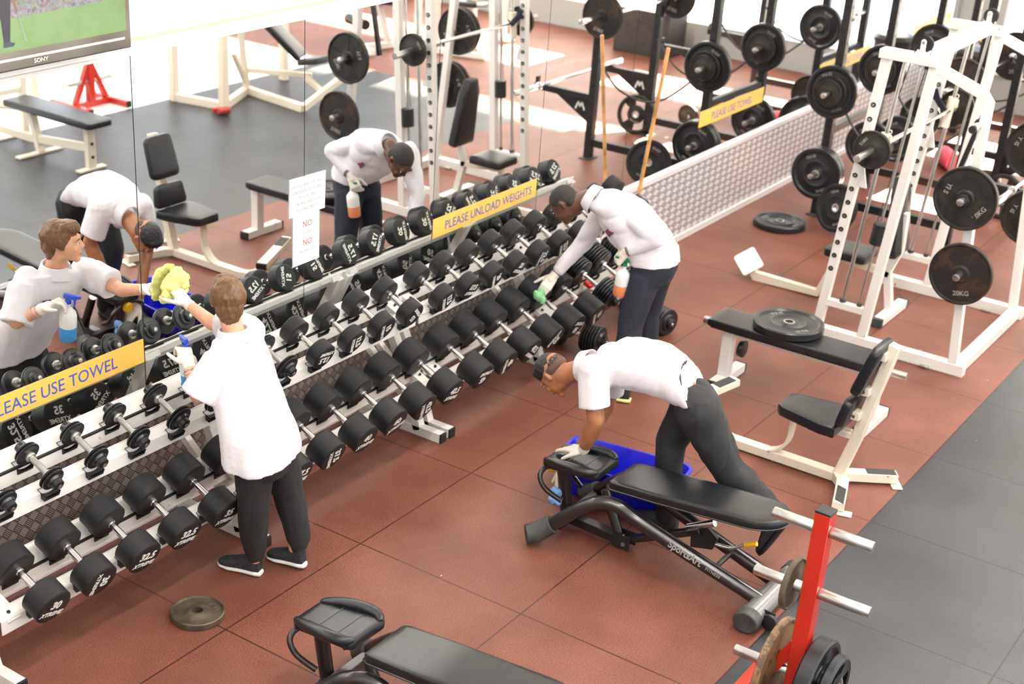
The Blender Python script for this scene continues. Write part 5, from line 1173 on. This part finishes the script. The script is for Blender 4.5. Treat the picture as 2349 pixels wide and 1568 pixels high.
# trousers
b = Soup(o_)
b.loft([((.402, .145, .83), (.12, .03, 0), (-.03, .09, .02)), ((.400, .13, .76), (.145, .03, 0), (-.03, .110, 0)), ((.405, .12, .70), (.160, .03, 0), (-.03, .125, 0)), ((.425, .13, .63), (.145, .02, 0), (-.02, .11, 0))])
b.chain([V((.335, .12, .72)), V((.365, .155, .46)), V((.395, .185, .33)), V((.432, .215, .16))], [.098, .078, .074, .062])
b.chain([V((.485, .12, .72)), V((.585, .135, .45)), V((.610, .125, .33)), V((.632, .105, .17))], [.098, .080, .075, .062])
b.cone(V((.432, .215, .16)), .052, V((.438, .215, .115)), .046); b.cone(V((.632, .105, .17)), .052, V((.630, .10, .125)), .046)
b.fuse('trousers', PANTB, wo, 0.008, 3, folds((.1, 0, 1), .009, 11, 2.0))
# polo
b = Soup(o_)
b.loft([((.496, .385, 1.235), (.060, .020, 0), (-.02, .060, 0)), ((.494, .365, 1.195), (.165, .050, -.01), (-.035, .085, .03)), ((.480, .335, 1.12), (.185, .060, 0), (-.04, .115, .02)), ((.460, .290, 1.02), (.185, .055, 0), (-.045, .135, .02)), ((.435, .225, .93), (.185, .05, 0), (-.045, .150, .01)), ((.408, .160, .84), (.190, .04, 0), (-.04, .158, 0)), ((.392, .125, .765), (.195, .035, .02), (-.035, .160, .0)), ((.388, .118, .728), (.196, .03, .03), (-.03, .160, .0))], 40)
b.chain([LS + V((.02, 0, 0)), LS * .5 + LE * .5], [.076, .080]); dl = (LE - LS).normalized()
b.loft([(LS + dl * .02, ortho(dl, (0, 0, 1))[1] * .078, ortho(dl, (0, 0, 1))[2] * .078), (LE + dl * .01, ortho(dl, (0, 0, 1))[1] * .078, ortho(dl, (0, 0, 1))[2] * .080)])
dr = (RE - RS).normalized(); b.cone(RS, .075, RS + dr * .10, .075)
b.loft([(RS, ortho(dr, (0, 0, 1))[1] * .078, ortho(dr, (0, 0, 1))[2] * .074), (RS + dr * .19, ortho(dr, (0, 0, 1))[1] * .082, ortho(dr, (0, 0, 1))[2] * .070)])
b.fuse('polo_shirt', SHIRT, wo, 0.008, 2, folds((.15, .2, 1), .010, 9, 5.0, .001))
def collar(root, org, c, ax, fr, r, h, m=SHIRT, gap=40, tilt=0.012):
    ax, fr, sd_ = ortho(ax, fr); pts = []; n = 26; vs = []; fs = []
    for k in range(n + 1):
        a = R(gap / 2 + (360 - gap) * k / n); dd = fr * math.cos(a) + sd_ * math.sin(a)
        e = 1 + .35 * (abs(k - n / 2) / (n / 2)) ** 4
        vs += [V(c) + dd * r - V(org), V(c) + dd * (r + .004) + ax * h * .55 - V(org), V(c) + dd * (r + tilt) + ax * h * .50 - V(org), V(c) + dd * (r + tilt + .016 * e) - ax * h * .55 * e - V(org), V(c) + dd * (r + tilt + .012 * e) - ax * h * .58 * e - V(org)]
    for k in range(n):
        for q in range(5): fs.append((k * 5 + q, (k + 1) * 5 + q, (k + 1) * 5 + (q + 1) % 5, k * 5 + (q + 1) % 5))
    fs += [(0, 1, 2, 3, 4), tuple(n * 5 + q for q in (4, 3, 2, 1, 0))]
    mb = MB(); mb.add(vs, fs); return mb.build('collar', m, root)
collar(wo, o_, (.497, .388, 1.235), (0, .15, 1), (.5, .85, 0), .062, .05)
mb = MB(o_); mb.box((.392, .430, 1.09), (.045, .004, .022), Matrix.Rotation(R(15), 3, 'Z')); mb.build('chest_logo', mat('maroon_print', (.12, .02, .05), .6), wo)
b = Soup(o_); hand(b, LWr, (LWr - LE).normalized() * .5 + V((.25, .5, .35)), (-.2, -.55, .75), -1, (.75, .85, .9, .9), .95, (.7, .4)); b.cone(LWr - (LWr - LE).normalized() * .02, .031, LWr, .028); b.fuse('glove', GLOVE, wo, 0.004, 2)
b = Soup(o_); hand(b, RWr, (0.02, .75, .45), (0, -.60, .75), -1, (.35, .30, .35, .4), .95, (.7, .5)); b.cone(RWr - (RWr - RE).normalized() * .02, .030, RWr, .027); b.fuse('glove', GLOVE, wo, 0.004, 2)
mb = MB(o_); dd = (LWr - LE).normalized(); ring(mb, LWr - dd * .045, dd, .033, .0022); ring(mb, LWr - dd * .065, dd, .034, .0018); mb.build('bracelet', CHROME, wo)
o1, P1, w1, u1 = shoe(wo, o_, (.447, .185, 0), (.392, .415, 0), (0, 0, 1), SHOE, SOLE, sc=.95)
mb = MB(o_); mb.tube([P1(.12, .040, .052), P1(.20, .041, .040), P1(.45, .044, .062)], .004, 8, rs=[.002, .007, .001]); mb.build('swoosh', SOLE, o1)
o1, P1, w1, u1 = shoe(wo, o_, (.628, .055, .012), (.600, .275, 0), (0, 0, 1), SHOE, SOLE, sc=.95)
mb = MB(o_); mb.tube([P1(.10, .038, .052), P1(.18, .040, .040), P1(.42, .043, .062)], .004, 8, rs=[.002, .007, .001]); mb.build('swoosh', SOLE, o1)
bt = bottle((.392, .572, .930), (R(-6), R(-4), R(-25)), mat('blue_liquid', (.05, .32, .75), .3), mat('blue_plastic', (.02, .07, .55), .35), 'spray bottle with blue liquid in the woman\'s left hand')
# yellow cloth on the mirror
b = Soup((.675, .985, 1.28)); random.seed(3)
for k in range(22):
    a = random.uniform(0, 6.28); r_ = random.uniform(0, .085); b.ell((.668 + r_ * math.cos(a) * 1.15, .972 + random.uniform(-.014, .010), 1.275 + r_ * math.sin(a) * .9), (random.uniform(.022, .040), .018, random.uniform(.018, .034)))
def clf(p, nv):
    return .007 * noise.noise(p * 38) + .004 * noise.noise(p * 90)
b.fuse('cloth_rag', mat('yellow_cloth', (.74, .72, .24), .85, bump=.4, bscale=300), None, .005, 2, clf); rg = [x for x in bpy.data.objects if x.name.startswith('cloth_rag')][0]; rg.location = (.675, .985, 1.28)
for v in rg.data.vertices:
    if v.co.y + .985 > MY - .003: v.co.y = MY - .003 - .985
tag(rg, 'crumpled yellow cloth pressed on the mirror by the woman\'s gloved hand', 'cloth')

# ---- standing man bending over the rack
o_ = V((3.6, -0.2, 0)); m2 = thing('person', o_, 'dark-skinned man in long-sleeved white polo and navy trousers bending over the rack', 'person')
HC = V((3.415, .365, 1.175)); FW = head_frame((-.18, .62, -.76), (-.12, .78, .58))
neck = V((3.455, .235, 1.235)); LS = V((3.470, -.045, 1.205)); RS = V((3.700, .215, 1.140))
LE = V((3.470, -.265, 1.090)); LWr = V((3.446, -.077, .968)); RE = V((3.655, .345, .870)); RWr = V((3.475, .440, .660))
HL, HR = V((3.53, -.20, .88)), V((3.74, -.16, .88))
b = Soup(o_); head(b, HC, FW, 1.0, 1.05)
b.chain([HC + FW @ V((0, -.03, -.04)), neck, V((3.51, .12, 1.16))], [.056, .054, .045])
b.chain([LS + V((.03, .03, -.02)), LE, LWr], [.035, .034, .028]); b.chain([RS, RE, RWr], [.040, .038, .028]); b.chain([LS + V((.03, .03, -.02)), V((3.56, .09, 1.12)), RS], [.035, .045, .035])
b.cone(V((3.57, .04, 1.09)), .06, V((3.63, -.16, .90)), .07)
b.chain([V((3.57, -.18, .84)), V((3.485, -.14, .50)), V((3.42, -.18, .10))], [.06, .045, .038]); b.chain([V((3.70, -.17, .84)), V((3.735, -.12, .50)), V((3.757, -.17, .10))], [.06, .045, .038])
b.fuse('body', SK2, m2, 0.006, 3)
face_bits(m2, HC, FW, 1.0, mat('dark_lips', (.12, .045, .035), .5), HAIR2, o_, True)
b = Soup(o_)
def PH(x, y, z): return HC + FW @ V((x, y, z))
b.ell(PH(0, -.014, .036), (.0765, .0945, .0795), FW); b.ell(PH(0, -.050, -.005), (.066, .052, .060), FW)
b.fuse('hair', HAIR2, m2, 0.005, 2)
mb = MB(o_)
for s_ in (-1, 1): ring(mb, PH(s_ * .031, .094, .004), FW @ V((0, 1, 0)), .019, .0012); mb.tube([PH(s_ * .050, .092, .008), PH(s_ * .076, .0, .010)], .0012, 6)
mb.build('glasses', CAPB, m2)
b = Soup(o_)
b.loft([((3.640, -.185, .985), (.155, .055, 0), (-.045, .10, .03)), ((3.640, -.190, .92), (.165, .05, 0), (-.05, .125, .02)), ((3.635, -.185, .84), (.170, .04, 0), (-.04, .130, 0)), ((3.625, -.175, .76), (.165, .03, 0), (-.03, .115, 0))])
b.chain([V((3.55, -.175, .80)), V((3.485, -.14, .50)), V((3.425, -.17, .10))], [.105, .082, .066])
b.chain([V((3.725, -.16, .80)), V((3.735, -.12, .50)), V((3.755, -.16, .10))], [.105, .084, .068])
b.fuse('trousers', PANTN, m2, 0.008, 3, folds((0, 0, 1), .007, 9, 7.0))
mb = MB(o_); ring(mb, (0, 0, 0), (0, 0, 1), .1, .01) if False else None
b = Soup(o_)
b.loft([((3.468, .205, 1.245), (.050, .030, .01), (-.03, .035, -.045)), ((3.510, .130, 1.220), (.125, .11, -.03), (-.035, .05, -.080)), ((3.550, .065, 1.170), (.138, .11, -.03), (-.06, .075, -.105)), ((3.590, -.02, 1.09), (.145, .09, -.02), (-.07, .09, .115 * -1)), ((3.615, -.10, 1.01), (.165, .075, 0), (-.07, .105, -.09)), ((3.630, -.165, .94), (.172, .06, 0), (-.055, .135, -.05)), ((3.636, -.185, .885), (.178, .05, 0), (-.05, .145, -.01))], 40)
b.chain([LS + V((.03, .03, 0)), LE, LE * .25 + LWr * .75], [.078, .058, .044]); dl = (LWr - LE).normalized(); b.loft([(LE, ortho(dl, (0, 0, 1))[1] * .055, ortho(dl, (0, 0, 1))[2] * .055), (LWr - dl * .03, ortho(dl, (0, 0, 1))[1] * .040, ortho(dl, (0, 0, 1))[2] * .040)])
b.chain([RS, RE, RE * .3 + RWr * .7], [.075, .058, .044]); dr = (RWr - RE).normalized(); b.loft([(RE, ortho(dr, (0, 0, 1))[1] * .055, ortho(dr, (0, 0, 1))[2] * .055), (RWr - dr * .035, ortho(dr, (0, 0, 1))[1] * .038, ortho(dr, (0, 0, 1))[2] * .038)])
b.fuse('long_sleeved_polo', SHIRT, m2, 0.008, 2, folds((.1, -.5, .3), .010, 10, 3.0, .001))
collar(m2, o_, (3.462, .213, 1.243), (-.15, .80, .35), (-.05, .4, -.9), .064, .055)
mb = MB(o_); mb.box((3.415, .035, 1.075), (.004, .045, .045), Matrix.Rotation(R(40), 3, 'X')); mb.build('chest_logo', MATS['maroon_print'], m2)
b = Soup(o_); hand(b, LWr, (-.05, .55, -.80), (-.45, -.2, .75), 1, (.75, .9, 1.0, 1.0), 1.0, (.6, .3)); b.cone(LWr - dl * .02, .033, LWr, .030); b.fuse('glove', GLOVE, m2, 0.004, 2)
b = Soup(o_); hand(b, RWr, (-.62, .10, -.55), (-.3, -.5, .8), 1, (.5, .55, .6, .6), 1.0, (.7, .5)); b.cone(RWr - dr * .025, .033, RWr, .030); b.fuse('glove', GLOVE, m2, 0.004, 2)
mb = MB(o_); ring(mb, LWr - dl * .030, dl, .036, .004); ring(mb, LWr - dl * .018, dl, .035, .003); mb.build('bracelet', mat('brown_beads', (.09, .03, .02), .4), m2)
mb = MB(o_); ring(mb, RWr - dr * .028, dr, .035, .003); mb.build('bracelet', MATS['brown_beads'], m2)
SOLY = mat('yellow_sole', (.75, .75, .25), .5)
shoe(m2, o_, (3.42, -.235, 0), (3.345, .03, 0), (0, 0, 1), SHOE, SOLY); shoe(m2, o_, (3.765, -.22, 0), (3.74, .05, 0), (0, 0, 1), SHOE, SOLY)
bottle((3.468, -.052, .672), (R(5), R(-6), R(15)), mat('orange_liquid', (.85, .30, .14), .3), mat('green_plastic', (.01, .20, .09), .4), 'spray bottle with orange liquid held by the standing man')
b = Soup((3.36, .46, .56))
for k in range(9): b.ell((3.355 + random.uniform(-.03, .03), .46 + random.uniform(-.02, .02), .575 + random.uniform(-.05, .03)), (.022, .020, .028))
b.fuse('cloth_rag', mat('green_cloth', (.25, .60, .28), .85), None, .005, 3, clf); rg = [x for x in bpy.data.objects if x.name.startswith('cloth_rag')][-1]; rg.location = (3.36, .46, .56)
tag(rg, 'green cloth in the standing man\'s gloved hand on the rack', 'cloth')

# ---- man bent over the near bench
o_ = V((2.2, -1.1, 0)); m3 = thing('person', o_, 'bent-over man in white polo and black trousers leaning on the near bench', 'person')
HC = V((1.955, -.520, .800)); FW = head_frame((.05, .42, -.90), (.02, .90, .42))
neck = V((1.962, -.665, .870)); LS = V((1.835, -.800, .935)); RS = V((2.165, -.745, .900))
LE = V((1.805, -.870, .700)); LWr = V((1.850, -.790, .488)); RE = V((2.165, -.735, .60)); RWr = V((1.975, -.640, .290))
HL, HR = V((2.02, -1.26, .88)), V((2.22, -1.20, .86))
b = Soup(o_); head(b, HC, FW, 1.0, 1.05)
b.chain([HC + FW @ V((0, -.03, -.04)), neck, V((1.985, -.78, .90))], [.058, .056, .045])
b.chain([LS, LE, LE * .6 + LWr * .4, LWr], [.052, .045, .047, .029]); b.chain([RS, RE, RWr], [.052, .043, .029]); b.chain([LS, V((2.0, -.82, .91)), RS], [.040, .045, .040])
b.cone(V((2.01, -.88, .93)), .06, V((2.13, -1.20, .86)), .06)
b.chain([V((2.10, -1.24, .82)), V((2.17, -1.475, .47)), V((2.205, -1.735, .32))], [.06, .045, .038]); b.chain([V((2.19, -1.20, .80)), V((2.20, -1.12, .50)), V((2.17, -1.17, .10))], [.06, .045, .038])
b.fuse('body', SK3, m3, 0.006, 3)
face_bits(m3, HC, FW, 1.0, mat('brown_lips', (.25, .09, .06), .5), HAIR3, o_, True)
b = Soup(o_)
def PH(x, y, z): return HC + FW @ V((x, y, z))
b.ell(PH(0, -.002, .052), (.074, .088, .072), FW); b.ell(PH(0, .048, .080), (.055, .040, .034), FW); b.ell(PH(0, -.050, .030), (.062, .052, .055), FW)
def h3(p, nv): return .003 * noise.noise(p * 90) + .002
b.fuse('hair', HAIR3, m3, 0.005, 2, h3)
b = Soup(o_); b.ell(PH(0, -.024, .018), (.0750, .084, .050), FW); b.fuse('faded_hair_sides', mat('shaved_hair', (.085, .045, .028), .7), m3, 0.005, 2)
b = Soup(o_)
b.loft([((2.105, -1.19, .905), (.145, .04, -.01), (.01, .06, .09)), ((2.115, -1.245, .885), (.165, .04, -.01), (.01, .075, .125)), ((2.13, -1.27, .82), (.160, .04, 0), (-.02, .125, .05)), ((2.14, -1.27, .74), (.145, .03, 0), (-.02, .115, .02))])
b.chain([V((2.07, -1.30, .81)), V((2.12, -1.40, .62)), V((2.17, -1.475, .47)), V((2.19, -1.60, .40)), V((2.205, -1.735, .32))], [.125, .100, .084, .074, .058])
b.chain([V((2.20, -1.22, .80)), V((2.20, -1.12, .52)), V((2.18, -1.13, .36)), V((2.17, -1.17, .09))], [.108, .084, .074, .062])
b.fuse('trousers', PANTB, m3, 0.008, 3, folds((.2, -.3, 1), .011, 11, 9.0))
b = Soup(o_)
b.loft([((1.968, -.690, .895), (.055, .010, .01), (.0, .035, -.05)), ((1.985, -.740, .925), (.150, .02, .01), (.0, .045, -.085)), ((2.005, -.815, .950), (.178, .03, .01), (.0, .04, -.115)), ((2.03, -.91, .965), (.168, .035, .01), (.0, .025, -.120)), ((2.055, -1.00, .965), (.160, .04, .01), (.0, .015, -.120)), ((2.08, -1.10, .950), (.162, .04, 0), (.0, -.01, -.122)), ((2.10, -1.19, .920), (.168, .04, 0), (.0, -.05, -.120)), ((2.11, -1.245, .895), (.172, .04, 0), (.0, -.075, -.112))], 40)
dl = (LE - LS).normalized(); ll = (LE - LS).length
b.loft([(LS + V((.02, 0, .01)), ortho(dl, (0, 1, 0))[1] * .085, ortho(dl, (0, 1, 0))[2] * .070), (LS + dl * ll * .72, ortho(dl, (0, 1, 0))[1] * .082, ortho(dl, (0, 1, 0))[2] * .070)]); b.sph(LS + V((.03, 0, .005)), .088)
dr = (RE - RS).normalized(); lr = (RE - RS).length
b.loft([(RS + V((-.02, 0, .01)), ortho(dr, (0, 1, 0))[1] * .080, ortho(dr, (0, 1, 0))[2] * .068), (RS + dr * lr * .72, ortho(dr, (0, 1, 0))[1] * .078, ortho(dr, (0, 1, 0))[2] * .068)]); b.sph(RS + V((-.03, 0, .005)), .085)
b.fuse('polo_shirt', SHIRT, m3, 0.008, 2, folds((.2, -.1, 1), .009, 10, 1.0, .001))
collar(m3, o_, (1.965, -.690, .892), (0, .85, -.15), (0, -.1, -1), .068, .055)
b = Soup(o_); hand(b, LWr, (.12, .85, -.28), (0, .3, .95), -1, (.10, .10, .12, .15), 1.0, (.5, .3)); dl = (LWr - LE).normalized(); b.cone(LWr - dl * .03, .033, LWr, .031); b.fuse('glove', GLOVE, m3, 0.004, 2)
b = Soup(o_); dr = (RWr - RE).normalized(); hand(b, RWr, (-.72, -.05, -.55), (-.3, .2, .9), 1, (.5, .5, .55, .6), 1.0, (.6, .4)); b.cone(RWr - dr * .03, .033, RWr, .030); b.fuse('glove', GLOVE, m3, 0.004, 2)
shoe(m3, o_, (2.235, -1.825, .285), (2.225, -1.710, .03), (0, .9, .40), SHOE, CAPB, sc=1.05); shoe(m3, o_, (2.175, -1.235, 0), (2.15, -.955, 0), (0, 0, 1), SHOE, CAPB, sc=1.05)
b = Soup((1.84, -.665, .18))
for k in range(10): b.ell((1.835 + random.uniform(-.035, .035), -.665 + random.uniform(-.03, .03), .18 + random.uniform(-.05, .03)), (.022, .022, .026))
b.fuse('cloth_rag', mat('blue_cloth', (.22, .42, .80), .85), None, .005, 3, clf); rg = [x for x in bpy.data.objects if x.name.startswith('cloth_rag')][-1]; rg.location = (1.84, -.665, .18)
tag(rg, 'light blue cloth in the bent man\'s lower hand behind the bench post', 'cloth')
